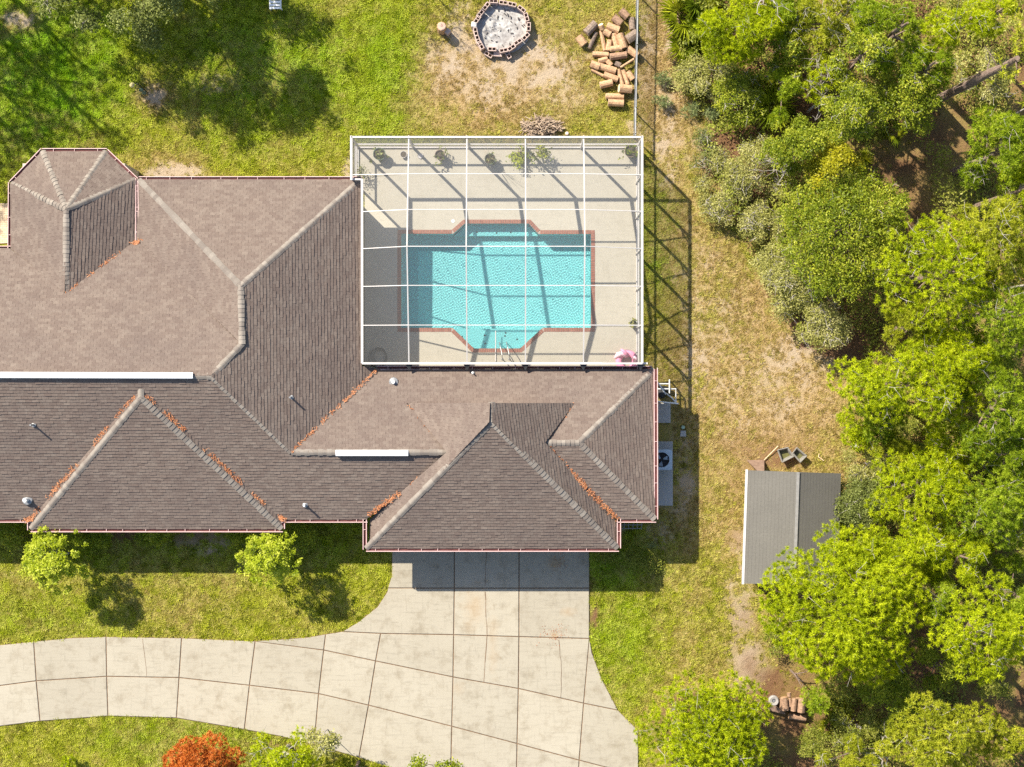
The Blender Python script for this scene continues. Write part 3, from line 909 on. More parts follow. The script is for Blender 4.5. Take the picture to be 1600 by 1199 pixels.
# eaves: fascia, open gutter trough and the little straps across it
def gutter(pts, closed=False, side=1, z=EV):
    g = MB(); gi_ = MB(); sm = MB(); fa = MB()
    for a, b in zip(pts[:-1], pts[1:]):
        a = Vector((a[0], a[1], z)); b = Vector((b[0], b[1], z)); d = (b - a).normalized(); o = Vector((d.y, -d.x, 0)) * side
        L = (b - a).length
        e = d * .06
        g.beam(a + o * .13 - e * 0 + Vector((0, 0, -.03)), b + o * .13 + e + Vector((0, 0, -.03)), .03, .12)
        gi_.beam(a + o * .062 + Vector((0, 0, -.06)), b + o * .062 + Vector((0, 0, -.06)), .10, .04)
        fa.beam(a + o * -.012 + Vector((0, 0, -.09)), b + o * -.012 + Vector((0, 0, -.09)), .03, .17)
        k = int(L / .9)
        for i in range(k):
            f = (i + .5 + random.uniform(-.2, .2)) / k; p = a.lerp(b, f)
            sm.beam(p + o * .0 + Vector((0, 0, .012)), p + o * .12 + Vector((0, 0, .012)), .018, .012)
    G = g.build('gutter', M['gutter'], roof)
    gi_.build('gutter_trough', M['gutter_in'], roof); fa.build('fascia', M['gutter'], roof)
    if sm.v: tag(sm.build('gutter_strap', M['gutter'], roof), kind='stuff')
gutter([tws, tw0, tw1, tw2, tw3, twe], side=-1)
gutter([(XW, 5.947), tws], side=-1)
gutter([(an0[0], 6.3), an0, an1], side=-1)
gutter([(XW, -6.004), fi], side=1); gutter([fi, f0, f1, fj], side=1); gutter([fj, gi], side=1); gutter([gi, sw, se, gj], side=1); gutter([gj, E_se, (ne_[0], ne_[1])], side=1)
gutter([(ne_[0] - .1, ne_[1]), vEnd], side=1, z=2.42)
# walls under the eaves
m = MB()
def wallbox(x0, x1, y0, y1, z=2.5):
    mm = MB(); mm.prism([(x0, y0), (x1, y0), (x1, y1), (x0, y1)], -.1, z); mm.build('wall', M['stucco'], house)
wallbox(-28.6, -7.25, -5.5, 5.42); wallbox(-16.0, -7.2, -1, 8.5, 2.52); wallbox(-21.68, -17.15, 5, 9.75, 2.53); wallbox(-7.6, 5.82, -5.46, .12, 2.36); wallbox(-5.95, 4.17, -6.76, -.4, 2.54); wallbox(-20.8, -10.7, -5.94, -2, 2.51)
m = MB()
gd = P(660, 850)[0]
for k in range(3):
    x0 = -5.2 + k * 3.05
    mm = MB(); mm.box((x0 + 1.3, -6.765, 1.08), (2.55, .05, 2.1)); d = mm.build('garage_door', M['white'], house)
    mm = MB()
    for r in range(4): mm.box((x0 + 1.3, -6.795, .28 + r * .53), (2.45, .02, .47))
    mm.build('door_panel', M['white'], d)

# pine-straw that has collected in the valleys of the roof
def debris(name, a, b, w, n, label, lift=.05, amount=1.0):
    a = np.array(a); b = np.array(b)
    r = np.random.default_rng(abs(hash(label)) % 1000)
    t = r.random(n); cl = fbm(t * 9 + len(label), t * 0, 1.0, 77)
    t = t[cl > .50 - amount * .1][:n]; k = len(t)
    side = np.cross(b - a, [0, 0, 1]); side /= np.linalg.norm(side)
    p = a + (b - a) * t[:, None] + side * (r.normal(0, w, k))[:, None]
    p[:, 2] += lift + np.abs(r.normal(0, .006, k))
    an = r.random(k) * 6.28; L = r.uniform(.025, .065, k)
    d = np.stack([np.cos(an), np.sin(an), r.normal(0, .12, k)], -1) * L[:, None]
    s = np.stack([-np.sin(an), np.cos(an), r.normal(0, .3, k)], -1) * .010
    V = np.stack([p - d - s, p - d + s, p + d + s, p + d - s], 1)
    o = np_mesh(name, V, 4, M['straw'], None, {'tint': np.repeat(r.random(k), 4)}, sub=False)
    tag(o, label, 'pine straw', None, 'stuff')
M['straw'] = leaf_mat('orange_pine_straw', (.24, .085, .035), (.46, .17, .07), (.60, .30, .15), .1)
def up(p, d): return (p[0], p[1], p[2] + d)
debris('pine_straw', up(vEnd, .05), up(F_, .02), .05, 260, 'orange pine straw in the long valley beside the pool cage corner')
debris('pine_straw', up(GL, .0), up(GV, 0), .05, 50, 'thin orange pine straw in the valley left of the garage gable')
debris('pine_straw', up(GR, .0), up(r1, 0), .05, 45, 'orange pine straw specks in the valley right of the garage gable')
debris('pine_straw', (r1[0] + .15, r1[1] - .2, r1[2] - .05), gj, .07, 420, 'bright orange pine straw line in the valley above the garage corner', amount=2)
debris('pine_straw', (fv[0] + .2, fv[1] - .3, fv[2] - .1), (fj[0] - .2, fj[1] + .2, fj[2] + .1), .08, 520, 'orange pine straw along the right hip of the front bay')
debris('pine_straw', (fv[0] - .3, fv[1] - .3, fv[2] - .15), (fi[0] + .1, fi[1] + .1, fi[2] + .1), .06, 420, 'orange pine straw along the left hip of the front bay')
debris('pine_straw', (GV[0] - .1, GV[1] - .3, GV[2] - .1), (gi[0] + .1, gi[1] + .2, gi[2] + .1), .06, 420, 'orange pine straw along the valley left of the garage roof')
debris('pine_straw', up(twe, .05), (cor[0] + .05, cor[1] - .15, cor[2] + .1), .12, 120, 'heap of pine straw where the turret roof meets the wing')
debris('pine_straw', up(twe, .05), up(B_, 0), .05, 160, 'orange pine straw down the valley beside the turret roof')
debris('pine_straw', (fi[0] - .1, fi[1] + .1, fi[2] + .08), (fi[0] - .02, fi[1] - .1, fi[2] + .08), .12, 70, 'pine straw clump in the left gutter corner of the front bay', amount=3)
debris('pine_straw', (fj[0] + .1, fj[1] + .12, fj[2] + .08), (fj[0], fj[1] - .05, fj[2] + .08), .1, 70, 'pine straw clump in the right gutter corner of the front bay', amount=3)
# lantern that peeps out under the garage eave
p = P(785, 861, 2.1)
t = thing('wall_lantern', (p[0], -6.79, 1.75), 'dark brown fixture projecting under the garage eave above the driveway', 'lantern')
m = MB(); m.ring([(0, .02), (.13, .05), (.15, .08), (.12, .30), (.16, .33), (.05, .42), (0, .43)], (p[0], -7.22, 1.75), 10); m.build('shade', M['bark'], t)
m = MB(); m.beam((p[0], -6.78, 2.05), (p[0], -7.22, 2.18), .04, .04); m.box((p[0], -6.795, 2.03), (.14, .03, .2)); m.build('bracket', M['black'], t)

# paved patio at the far corner behind the house
m = MB(); m.prism([(-30, 6.1), P(14, 380)[:2], P(14, 318)[:2], (-30, 8.2)], -.05, .04)
def paver_mat():
    t = NT('tan_pavers'); w = t.pos('world')
    b = t.new('ShaderNodeTexBrick'); b.inputs['Scale'].default_value = 1; b.inputs['Brick Width'].default_value = .2; b.inputs['Row Height'].default_value = .1; b.inputs['Mortar Size'].default_value = .008
    b.inputs['Color1'].default_value = (.52, .39, .25, 1); b.inputs['Color2'].default_value = (.62, .49, .33, 1); b.inputs['Mortar'].default_value = (.3, .22, .15, 1)
    t.l.new(w, b.inputs['Vector']); t.color(b.outputs['Color']); t.set(Roughness=.9); return t.m
tag(m.build('patio', paver_mat()), kind='structure')

# ================================================================== POOL CAGE
cg = P(775, 390)
cage = thing('pool_cage', (cg[0], cg[1], 0), 'white framed screen enclosure standing over the pool and deck', 'pool cage')
WH = 3.0; PK = 4.1; LOW = 2.8
X0, X1 = PX(549, WH), PX(1003.5, WH)
XH = PX(566, 2.78)
YB = PY(214.5, WH); YF = PY(568, LOW)
BX = [PX(p, WH) for p in (638.5, 729.5, 821, 912)]
YP = [PY(271, 3.5), PY(327, 3.85), PY(385, PK), PY(446, 3.7), PY(508, 3.3)]
def zr(y):      # height of the middle bays
    if y > YP[2]: return WH + (PK - WH) * (YB - y) / (YB - YP[2])
    return LOW + (PK - LOW) * (y - YF) / (YP[2] - YF)
YS = [YB] + YP + [YF]
YH = PY(281, 2.75)
def zl(y): return WH if y > YH else WH - .15
def xl(y): return X0 if y > YH - .05 else XH
def part(name, fn, mat=M['white']):
    m = MB(); fn(m); return m.build(name, mat, cage)
# main rafters along the depth
for x in BX:
    def f(m, x=x):
        prev = None
        for y in (YB, YP[2], YF):
            p = (x, y, zr(y) - .10)
            if prev: m.beam(prev, p, .05, .19)
            prev = p
    part('rafter', f)
for y in YP:
    z = zr(y)
    def f(m):
        m.beam((xl(y), y, zl(y)), (BX[0], y, z - .03), .032, .06)
        m.beam((BX[0], y, z - .03), (BX[3], y, z - .03), .032, .06)
        m.beam((BX[3], y, z - .03), (X1, y, WH), .032, .06)
    part('purlin', f)
part('eave_beam', lambda m: m.beam((X0, YB, WH), (X1, YB, WH), .075, .12))
part('eave_beam', lambda m: m.beam((X1, YB + .05, WH), (X1, YF, WH), .08, .12))
part('eave_beam', lambda m: m.beam((X0, YB + .05, WH), (X0, YH - .05, WH), .10, .12))
part('eave_beam', lambda m: (m.beam((XH, YH, WH - .15), (XH, YF, LOW), .10, .12), m.beam((X0, YH, WH - .1), (XH, YH, WH - .15), .08, .1)))
part('eave_beam', lambda m: m.beam((XH, YF, LOW), (X1 + .25, YF, LOW), .085, .14))
part('gutter_riser', lambda m: (m.beam((XH - .02, YH, 2.66), (XH - .02, YF, 2.62), .03, .42), m.beam((XH, YF + .01, 2.56), (X1, YF + .01, 2.56), .03, .42)))
# posts, rails and knee braces of the walls
for x in [X0] + BX + [X1]:
    part('post', lambda m: m.box((x, YB, WH / 2 + .02), (.055, .13, WH)))
for y in YP:
    part('post', lambda m: m.box((X1, y, WH / 2 + .02), (.13, .055, WH)))
    part('knee_brace', lambda m: (m.beam((X1 - .03, y, WH - .42), (X1 - .34, y, WH + .04), .035, .05), m.beam((X1 - .02, y - .02, WH - .55), (X1 - .02, y - .30, WH - .06), .035, .045)))
part('post', lambda m: m.box((X1, YF, LOW / 2 + .02), (.1, .08, LOW)))
part('post', lambda m: m.box((X0, YH + .05, WH / 2), (.08, .08, WH)))
for h, w in ((1.05, .06), (.10, .06)):
    part('wall_rail', lambda m: m.beam((X0, YB, h), (X1, YB, h), w, .06))
    part('wall_rail', lambda m: m.beam((X1, YB, h), (X1, YF, h), w, .06))
    part('wall_rail', lambda m: m.beam((X0, YB, h), (X0, YH, h), w, .06))
# screen mesh, one panel to each opening
def panel(q):
    m = MB(); m.add(q, [tuple(range(len(q)))]); m.build('screen_panel', M['screen'], cage)
for i in range(6):
    ya, yb = YS[i], YS[i + 1]
    panel([(xl(yb + .1), ya, zl(yb + .1)), (BX[0], ya, zr(ya)), (BX[0], yb, zr(yb)), (xl(yb + .1), yb, zl(yb + .1))])
    for k in range(3): panel([(BX[k], ya, zr(ya)), (BX[k + 1], ya, zr(ya)), (BX[k + 1], yb, zr(yb)), (BX[k], yb, zr(yb))])
    panel([(BX[3], ya, zr(ya)), (X1, ya, WH), (X1, yb, WH), (BX[3], yb, zr(yb))])
    for h0, h1 in ((.1, 1.05), (1.05, WH)): panel([(X1, ya, h0), (X1, yb, h0), (X1, yb, h1), (X1, ya, h1)])
xs_ = [X0] + BX + [X1]
for i in range(5):
    for h0, h1 in ((.1, 1.05), (1.05, WH)): panel([(xs_[i], YB, h0), (xs_[i + 1], YB, h0), (xs_[i + 1], YB, h1), (xs_[i], YB, h1)])
for h0, h1 in ((.1, 1.05), (1.05, WH)): panel([(X0, YB, h0), (X0, YH, h0), (X0, YH, h1), (X0, YB, h1)])
# black wedges modelled as the triangular shadows of the beam brackets on the roof edge
for x in BX + [X1 - .05]:
    part('bracket_shadow', lambda m: m.add([(x - .16, YF - .04, LOW), (x + .16, YF - .04, LOW), (x, YF - .32, LOW - .12), (x - .16, YF - .04, LOW - .06), (x + .16, YF - .04, LOW - .06), (x, YF - .32, LOW - .17)],
         [(0, 2, 1), (3, 4, 5), (0, 1, 4, 3), (1, 2, 5, 4), (2, 0, 3, 5)]), M['black'])
# ================================================================== GRASS (instanced blades, one object)
def grass_mat():
    t = NT('grass_blades')
    f = t.attr('tint', 'INSTANCER'); d = t.attr('dryness', 'INSTANCER')
    g = t.ramp(f, [(0, (.09, .12, .005)), (.45, (.33, .355, .014)), (1, (.60, .60, .08))])
    y = t.ramp(f, [(0, (.18, .11, .03)), (.5, (.44, .31, .11)), (1, (.67, .51, .25))])
    g = t.mix(t.attr('lush', 'INSTANCER'), g, t.mix(1.0, g, (.58, 1.0, .5), 'MULTIPLY'))
    c = t.mix(d, g, y)
    df = t.new('ShaderNodeBsdfDiffuse'); tr = t.new('ShaderNodeBsdfTranslucent'); m = t.new('ShaderNodeMixShader'); m.inputs[0].default_value = .35
    t.l.new(c, df.inputs['Color']); t.l.new(c, tr.inputs['Color']); t.l.new(df.outputs[0], m.inputs[1]); t.l.new(tr.outputs[0], m.inputs[2])
    t.l.new(m.outputs[0], t.out.inputs['Surface']); t.n.remove(t.bsdf)
    return t.m
def build_grass(n=260000):
    r = np.random.default_rng(5)
    x = r.uniform(-26, 26, n); y = r.uniform(-20, 20, n)
    dry, dirt, lit = masks(x, y)
    cl = fbm(x, y, 3.2, 91)
    keep = r.random(n) < np.clip(1.15 - dirt * 1.5 - lit * 1.1, .04, 1) * (.45 + cl * 1.1)
    for poly in (inset(ccw(drive_w), -.03), ccw(deck_w), house_w, pxpoly([(1020,625),(1052,625),(1052,795),(1020,795)]), pxpoly([(-60,318),(16,318),(16,392),(-60,392)])):
        keep &= ~inside(poly, x, y)
    keep &= ~((inside(wood_w, x, y)) & (r.random(n) < .90))
    c = P(785, 46); keep &= (x - c[0]) ** 2 + (y - c[1]) ** 2 > 1.45 ** 2
    x, y, dry = x[keep], y[keep], dry[keep]; k = len(x)
    tint = np.clip(fbm(x, y, 2.4, 61) * .34 + r.random(k) * .85 - .10, 0, 1)
    d = np.clip(dry * 1.15 + (fbm(x, y, 2.2, 71) - .5) * .9 + (r.random(k) - .5) * .6, 0, 1)
    me = bpy.data.meshes.new('lawn_grass')
    me.vertices.add(k); me.vertices.foreach_set('co', np.stack([x, y, np.full(k, -.045)], -1).astype(np.float32).ravel())
    for nm, a in (('tint', tint), ('dryness', d), ('size', r.uniform(.6, 1.35, k) * (1 - .35 * d)), ('spin', r.uniform(0, 6.28, k)), ('lush', lushness(x, y))):
        at = me.attributes.new(nm, 'FLOAT', 'POINT'); at.data.foreach_set('value', a.astype(np.float32))
    o = link('lawn_grass', me, None)
    # the tuft that is repeated: a mesh kept out of the scene collection
    gm = grass_mat()
    rr = random.Random(2); m = MB()
    for i in range(13):
        a = rr.uniform(0, 6.28); q = rr.uniform(.0, .06); L = rr.uniform(.06, .125); w = .011
        bx, by = q * math.cos(a), q * math.sin(a); ln = rr.uniform(.3, 1.1)
        a2 = a + rr.uniform(-.9, .9)
        mx, my = bx + math.cos(a2) * L * ln * .5, by + math.sin(a2) * L * ln * .5
        tx, ty = bx + math.cos(a2) * L * ln * 1.25, by + math.sin(a2) * L * ln * 1.25
        sx, sy = -math.sin(a2) * w, math.cos(a2) * w
        m.add([(bx - sx, by - sy, 0), (bx + sx, by + sy, 0), (mx + sx, my + sy, L * .65), (mx - sx, my - sy, L * .65), (tx, ty, L * .8)], [(0, 1, 2, 3), (3, 2, 4)])
    tm = bpy.data.meshes.new('grass_tuft'); tm.from_pydata(m.v, [], m.f); tm.materials.append(gm)
    tuft = bpy.data.objects.new('grass_tuft', tm)
    ng = bpy.data.node_groups.new('scatter_grass', 'GeometryNodeTree')
    ng.interface.new_socket('Geometry', in_out='INPUT', socket_type='NodeSocketGeometry')
    ng.interface.new_socket('Geometry', in_out='OUTPUT', socket_type='NodeSocketGeometry')
    gi = ng.nodes.new('NodeGroupInput'); go = ng.nodes.new('NodeGroupOutput')
    oi = ng.nodes.new('GeometryNodeObjectInfo'); oi.inputs['Object'].default_value = tuft
    ip = ng.nodes.new('GeometryNodeInstanceOnPoints')
    def na(nm):
        a = ng.nodes.new('GeometryNodeInputNamedAttribute'); a.data_type = 'FLOAT'; a.inputs['Name'].default_value = nm; return a.outputs['Attribute']
    cx = ng.nodes.new('ShaderNodeCombineXYZ')
    L = ng.links
    L.new(gi.outputs[0], ip.inputs['Points']); L.new(oi.outputs['Geometry'], ip.inputs['Instance'])
    L.new(na('spin'), cx.inputs[2]); L.new(cx.outputs[0], ip.inputs['Rotation'])
    cs = ng.nodes.new('ShaderNodeCombineXYZ'); sz = na('size')
    for i in range(3): L.new(sz, cs.inputs[i])
    L.new(cs.outputs[0], ip.inputs['Scale'])
    L.new(ip.outputs[0], go.inputs[0])
    md = o.modifiers.new('scatter', 'NODES'); md.node_group = ng
    tag(o, 'short patchy lawn grass growing round the house and driveway', 'grass', kind='stuff')
build_grass()

# ================================================================== TREES AND SHRUBS
def lobes(r, n, rx, ry, h0, h1, rl):
    """centres and radii of the foliage masses of one crown"""
    out = []
    for i in range(n):
        for _ in range(30):
            a = r.uniform(0, 2 * math.pi); q = math.sqrt(r.random()) * .97
            x, y = math.cos(a) * q * rx, math.sin(a) * q * ry
            z = h0 + (h1 - h0) * (1 - q ** 2 * .75) * r.uniform(.72, 1.0)
            if all((x - b[0]) ** 2 + (y - b[1]) ** 2 > (rl * .62) ** 2 for b in out): break
        out.append((x, y, z, rl * r.uniform(.75, 1.15)))
    return out
def scatter_on_lobes(r, lb, n, low=-.35):
    w = np.array([b[3] ** 2 for b in lb]); cnt = np.maximum(1, np.round(n * w / w.sum()).astype(int))
    k = np.repeat(np.arange(len(lb)), cnt); i = np.concatenate([np.arange(c) for c in cnt]); tot = cnt[k]
    n = len(k)
    a = i * 2.39996 + r.normal(0, .10, n) + k * 1.7; z = np.clip(1 - (1 - low) * (i + .5) / tot + r.normal(0, .03, n), -.9, 1)
    s = np.sqrt(1 - z * z); q = r.uniform(.80, 1.10, n) * (1 - .45 * (r.random(n) < .18))
    L = np.array(lb)[k]
    c = L[:, :3] + np.stack([s * np.cos(a) * L[:, 3], s * np.sin(a) * L[:, 3], z * L[:, 3] * .72], -1) * q[:, None]
    return c, k
def needles(r, c, K, L, w, upb=.25):
    """star-shaped needle clumps at points c"""
    n = len(c)
    d = r.normal(0, 1, (n, K, 3)); d[:, :, 2] += upb * 2
    d /= np.linalg.norm(d, axis=2, keepdims=True)
    s = np.cross(d, r.normal(0, 1, (n, K, 3))); s /= np.linalg.norm(s, axis=2, keepdims=True)
    ln = L * r.uniform(.65, 1.15, (n, K, 1)); csz = r.uniform(.75, 1.25, (n, 1, 1))
    b = c[:, None, :] + d * ln * .12
    t = c[:, None, :] + d * ln * csz
    V = np.stack([b - s * w, b + s * w, t], 2)
    return V.reshape(-1, 3)
def leaves(r, c, K, spread, L, flat=.5):
    n = len(c)
    p = c[:, None, :] + r.normal(0, spread, (n, K, 3)) * np.array([1, 1, .7])
    nr = r.normal(0, 1, (n, K, 3)); nr[:, :, 2] = np.abs(nr[:, :, 2]) + flat * 2
    nr /= np.linalg.norm(nr, axis=2, keepdims=True)
    u = np.cross(nr, r.normal(0, 1, (n, K, 3))); u /= np.linalg.norm(u, axis=2, keepdims=True)
    v = np.cross(nr, u)
    l = L * r.uniform(.6, 1.25, (n, K, 1))
    V = np.stack([p - u * l, p + v * l * .42, p + u * l, p - v * l * .42], 2)
    return V.reshape(-1, 3)
def trunk_mesh(r, base, lb, h, rad, m, lean=(0, 0), twigs=0.0, n=7):
    top = Vector((base[0] + lean[0], base[1] + lean[1], h))
    b = Vector(base)
    pts = [b + (top - b) * t + Vector((r.normal(0, .05), r.normal(0, .05), 0)) * (0 < t < 1) for t in (0, .25, .5, .75, 1)]
    pts[0] = b + Vector((0, 0, -.1))
    m.tube(pts, [rad * 1.25, rad, rad * .82, rad * .6, rad * .25], n)
    for x, y, z, rl in lb:
        e = Vector((base[0] + x, base[1] + y, z))
        f = min(.92, max(.25, (z - .45 * math.hypot(x, y)) / max(h, .1)))
        s = b + (top - b) * f
        mid = s.lerp(e, .55) + Vector((r.normal(0, .12), r.normal(0, .12), r.uniform(-.1, .2)))
        rr = rad * .35
        m.tube([s, mid, e], [rr, rr * .6, rr * .22], 5, False)
        for _ in range(3):
            d = Vector((r.normal(0, 1), r.normal(0, 1), r.uniform(-.1, .8))).normalized() * rl * r.uniform(.6, 1.0)
            m.tube([mid.lerp(e, r.uniform(.3, 1)), e + d * .5 + Vector((0, 0, .05)), e + d], [rr * .3, rr * .2, rr * .08], 4, False)
def tree(kind, px, py, rx, ry, h, label, mat='pine', n=600, seed=0, K=40, nl=12, rl=None, name=None, cat='tree', group=None, low=.45, ndl=.175, wid=.014, spr=None, flat=.6, lean=(0, 0), trunk='bark', rad=None, twig=0):
    """px, py: where the crown's middle shows; rx, ry in photograph pixels; h top height"""
    r = np.random.default_rng(abs(seed + int(px * 7 + py * 13)))
    hc = h * (.5 + low / 2)
    c = P(px, py, hc)
    f = (H - hc) / H / S
    if kind == 'pine' and cat == 'tree': rx, ry = rx * 1.08, ry * 1.08
    RX, RY = rx * f, ry * f
    base = (c[0] - lean[0] * .8, c[1] - lean[1] * .8, 0)
    nm = name or {'pine': 'pine_tree', 'oak': 'oak_tree', 'shrub': 'shrub'}[kind]
    t = thing(nm, base, label, cat, group)
    rl = rl or max(.28, min(RX, RY) * (.36 if kind == 'pine' else .30))
    lb = lobes(r, nl, max(.1, RX - rl * .5), max(.1, RY - rl * .5), h * low, h - rl * .6, rl)
    lb = [(x + lean[0] * .8, y + lean[1] * .8, z, q) for x, y, z, q in lb]
    m = MB(); trunk_mesh(r, base, lb, h * (.88 if kind != 'shrub' else .6), rad or (.04 + .013 * h), m, lean)
    m.build('trunk' if kind != 'shrub' else 'stem', M[trunk], t)
    if kind == 'oak' or mat == 'bright' and n > 150:
        for i in range(int(len(lb) * (.7 if kind == 'oak' else .9))):
            a = r.uniform(0, 6.28); q = r.uniform(.86, 1.06) if kind == 'oak' else r.uniform(.85, 1.3); lb.append((math.cos(a) * RX * q + lean[0] * .8, math.sin(a) * RY * q + lean[1] * .8, h * r.uniform(low * .8, .75), rl * r.uniform(.3, .6)))
    pts, k = scatter_on_lobes(r, lb, n); n = len(pts)
    pts = pts + np.array([base[0], base[1], 0]); pts[:, 2] = np.maximum(pts[:, 2], .12)
    tl = r.random(len(lb))
    tint = np.clip(.30 * tl[k] + .85 * r.random(n) - .08, 0, 1)
    if kind == 'pine':
        V = needles(r, pts, K, ndl, wid); per = 3; q = 3
    else:
        V = leaves(r, pts, K, spr or .095, wid * 3.0, flat); per = 4; q = 4
    tt = np.clip(np.repeat(tint, K) * .72 + r.random(n * K) * .34 - .03, 0, 1)
    np_mesh('crown' if kind != 'shrub' else 'foliage', V, q, M[mat], t, {'tint': np.repeat(tt, per)})
    if twig:
        tm = MB()
        for i in range(twig):
            b = lb[r.integers(0, len(lb))]
            s = Vector((base[0] + b[0], base[1] + b[1], b[2] + b[3] * .3)); d = Vector((r.normal(0, 1), r.normal(0, 1), r.uniform(0, .9))).normalized() * b[3] * r.uniform(.7, 1.3)
            e = s + d; q2 = s.lerp(e, .5) + Vector((r.normal(0, .1), r.normal(0, .1), .05))
            tm.tube([s, q2, e], [.014, .010, .004], 4, False)
            for _ in range(2): tm.tube([q2, q2 + Vector((r.normal(0, .25), r.normal(0, .25), r.uniform(0, .25)))], [.007, .003], 3, False)
        tag(tm.build('dead_twigs', M['greybark'], t), kind='stuff')
    return t
G1 = 'pines in the wood beside the yard'
PN = dict(kind='pine', group=G1)
tree('pine', 1332, 950, 126, 112, 7.5, 'big round bright yellow-green pine that covers the lower corner of the shed roof', n=3000, nl=46, rl=.85, group=G1, ndl=.185, K=46, twig=16)
tree('pine', 1540, 988, 66, 80, 9, 'yellow-green pine right of the big round pine with bare soil below it', n=720, nl=14, group=G1, twig=14)
tree('pine', 1472, 1148, 86, 66, 7, 'pine at the bottom edge below the gap beside the big round pine', n=850, nl=16, group=G1, mat='pinesparse', twig=18)
tree('pine', 1106, 1146, 100, 84, 4.2, 'sparse greyish green pine at the foot of the driveway, lower edge', n=1900, nl=28, mat='pine', group=G1, trunk='greybark', twig=40)
tree('pine', 1435, 598, 112, 72, 8, 'wide yellow-green pine beside the sandy lawn above the shed', n=1250, nl=22, group=G1, twig=26)
tree('pine', 1555, 640, 60, 80, 8.5, 'yellow-green pine at the right edge beside the wide pine', n=650, nl=13, group=G1, mat='pinegreen', twig=18)
tree('pine', 1475, 428, 92, 88, 9, 'yellow-green pine that overhangs the dark gap beside the tall oak', n=1050, nl=20, group=G1, twig=26)
tree('pine', 1560, 372, 66, 84, 9.5, 'yellow-green pine below the bare leaning trunk at the right edge', n=700, nl=14, group=G1, mat='pinesparse', twig=30)
tree('pine', 1565, 490, 62, 66, 9, 'pine with grey bare twigs at the right edge between two yellow-green pines', n=620, nl=13, group=G1, mat='pinegreen', twig=30)
tree('pine', 1445, 770, 80, 62, 6.5, 'yellow-green pine behind the shed and the dark round bush', n=850, nl=16, group=G1, twig=16)
tree('pine', 1545, 800, 72, 86, 7.5, 'yellow-green pine at the right edge behind the shed', n=850, nl=16, group=G1, mat='pinegreen', twig=20)
tree('pine', 1430, 860, 74, 52, 6.5, 'yellow-green pine touching the upper side of the big round pine', n=640, nl=12, group=G1, twig=14)
tree('pine', 1562, 235, 52, 72, 9, 'yellow-green pine at the right edge under the leaning trunk', n=620, nl=13, group=G1, mat='pinegreen', twig=16)
tree('pine', 1500, 42, 54, 44, 10, 'bright pine crown near the top edge, left of bare ground', n=360, nl=11, group=G1, twig=18)
tree('pine', 1405, 48, 42, 46, 9, 'small bright pine crown at the top of the wood with a clear gap round it', n=230, nl=8, group=G1, mat='pinegreen', twig=16)
tree('pine', 1176, 42, 74, 52, 5, 'dense yellow-green pine at the top edge beside the palmettos', n=1250, nl=20, group=G1, twig=24)
tree('pine', 1300, 28, 68, 44, 6, 'broken green pine at the top edge between two brighter crowns', n=430, nl=12, group=G1, mat='pinesparse', twig=40)
tree('pine', 1228, 132, 20, 62, 3.6, 'thin bright pine sapling in a line above the bushes', n=190, nl=8, group=G1, mat='pinegreen', rl=.33)
tree('pine', 1338, 670, 30, 42, 3, 'small bright pine sapling at the lawn edge above the shed', n=210, nl=8, group=G1, rl=.4)
tree('pine', 1278, 1098, 22, 17, 3, 'small bright pine branchy sapling beside the stacked logs', n=90, nl=5, group=G1, mat='pinegreen', rl=.35)
tree('pine', 1290, 120, 46, 40, 4.6, 'half-bare young pine with yellow tufts in the upper wood', n=150, nl=9, group=G1, twig=36)
tree('pine', 1565, 1150, 40, 40, 5, 'shaded pine in the lower right corner', n=300, nl=9, group=G1, mat='pinesparse')
tree('pine', 1375, 640, 44, 44, 5, 'young bright pine between the wide pine and the lawn', n=330, nl=10, group=G1, mat='pinegreen', twig=10)
tree('pine', 1495, 700, 60, 40, 6, 'half-open pine above the palmettos behind the shed', n=420, nl=11, group=G1, twig=24)
tree('pine', 1585, 930, 30, 60, 7, 'pine cut by the right edge beside the bare soil', n=300, nl=9, group=G1, mat='pinegreen')
tree('pine', 1340, 1185, 55, 30, 3.2, 'low pine sapling at the bottom edge right of the logs', n=260, nl=9, group=G1, mat='pinesparse', twig=12)
for px, py, rx, ry, h, l in ((1430, 512, 46, 40, 7, 'small yellow-green pine filling the gap above the wide pine'), (1512, 560, 50, 44, 8, 'yellow-green pine between the wide pine and the right edge twigs'),
        (1500, 868, 56, 44, 7, 'yellow-green pine right of the pine that touches the big round one'), (1582, 715, 34, 50, 7, 'pine cut by the right edge above the palmetto'), (1400, 715, 40, 32, 4.5, 'young pine between the sand and the palmettos'),
        (1465, 935, 34, 40, 6, 'narrow pine squeezed beside the big round pine'), (1590, 300, 30, 50, 9, 'pine cut by the right edge below the leaning trunk'), (1560, 20, 34, 26, 6, 'pine top in the upper right corner'),
        (1240, 20, 40, 30, 5, 'yellow-green pine at the top edge right of the dense one'), (1360, 30, 34, 34, 7, 'green pine at the top edge left of the small bright crown'), (1450, 105, 40, 34, 8, 'yellow-green pine above the foot of the leaning trunk')):
    tree('pine', px, py, rx, ry, h, l, n=int(rx * ry * .16) + 60, nl=9, group=G1, twig=10, mat=('pine', 'pinegreen', 'pinesparse')[px % 3])
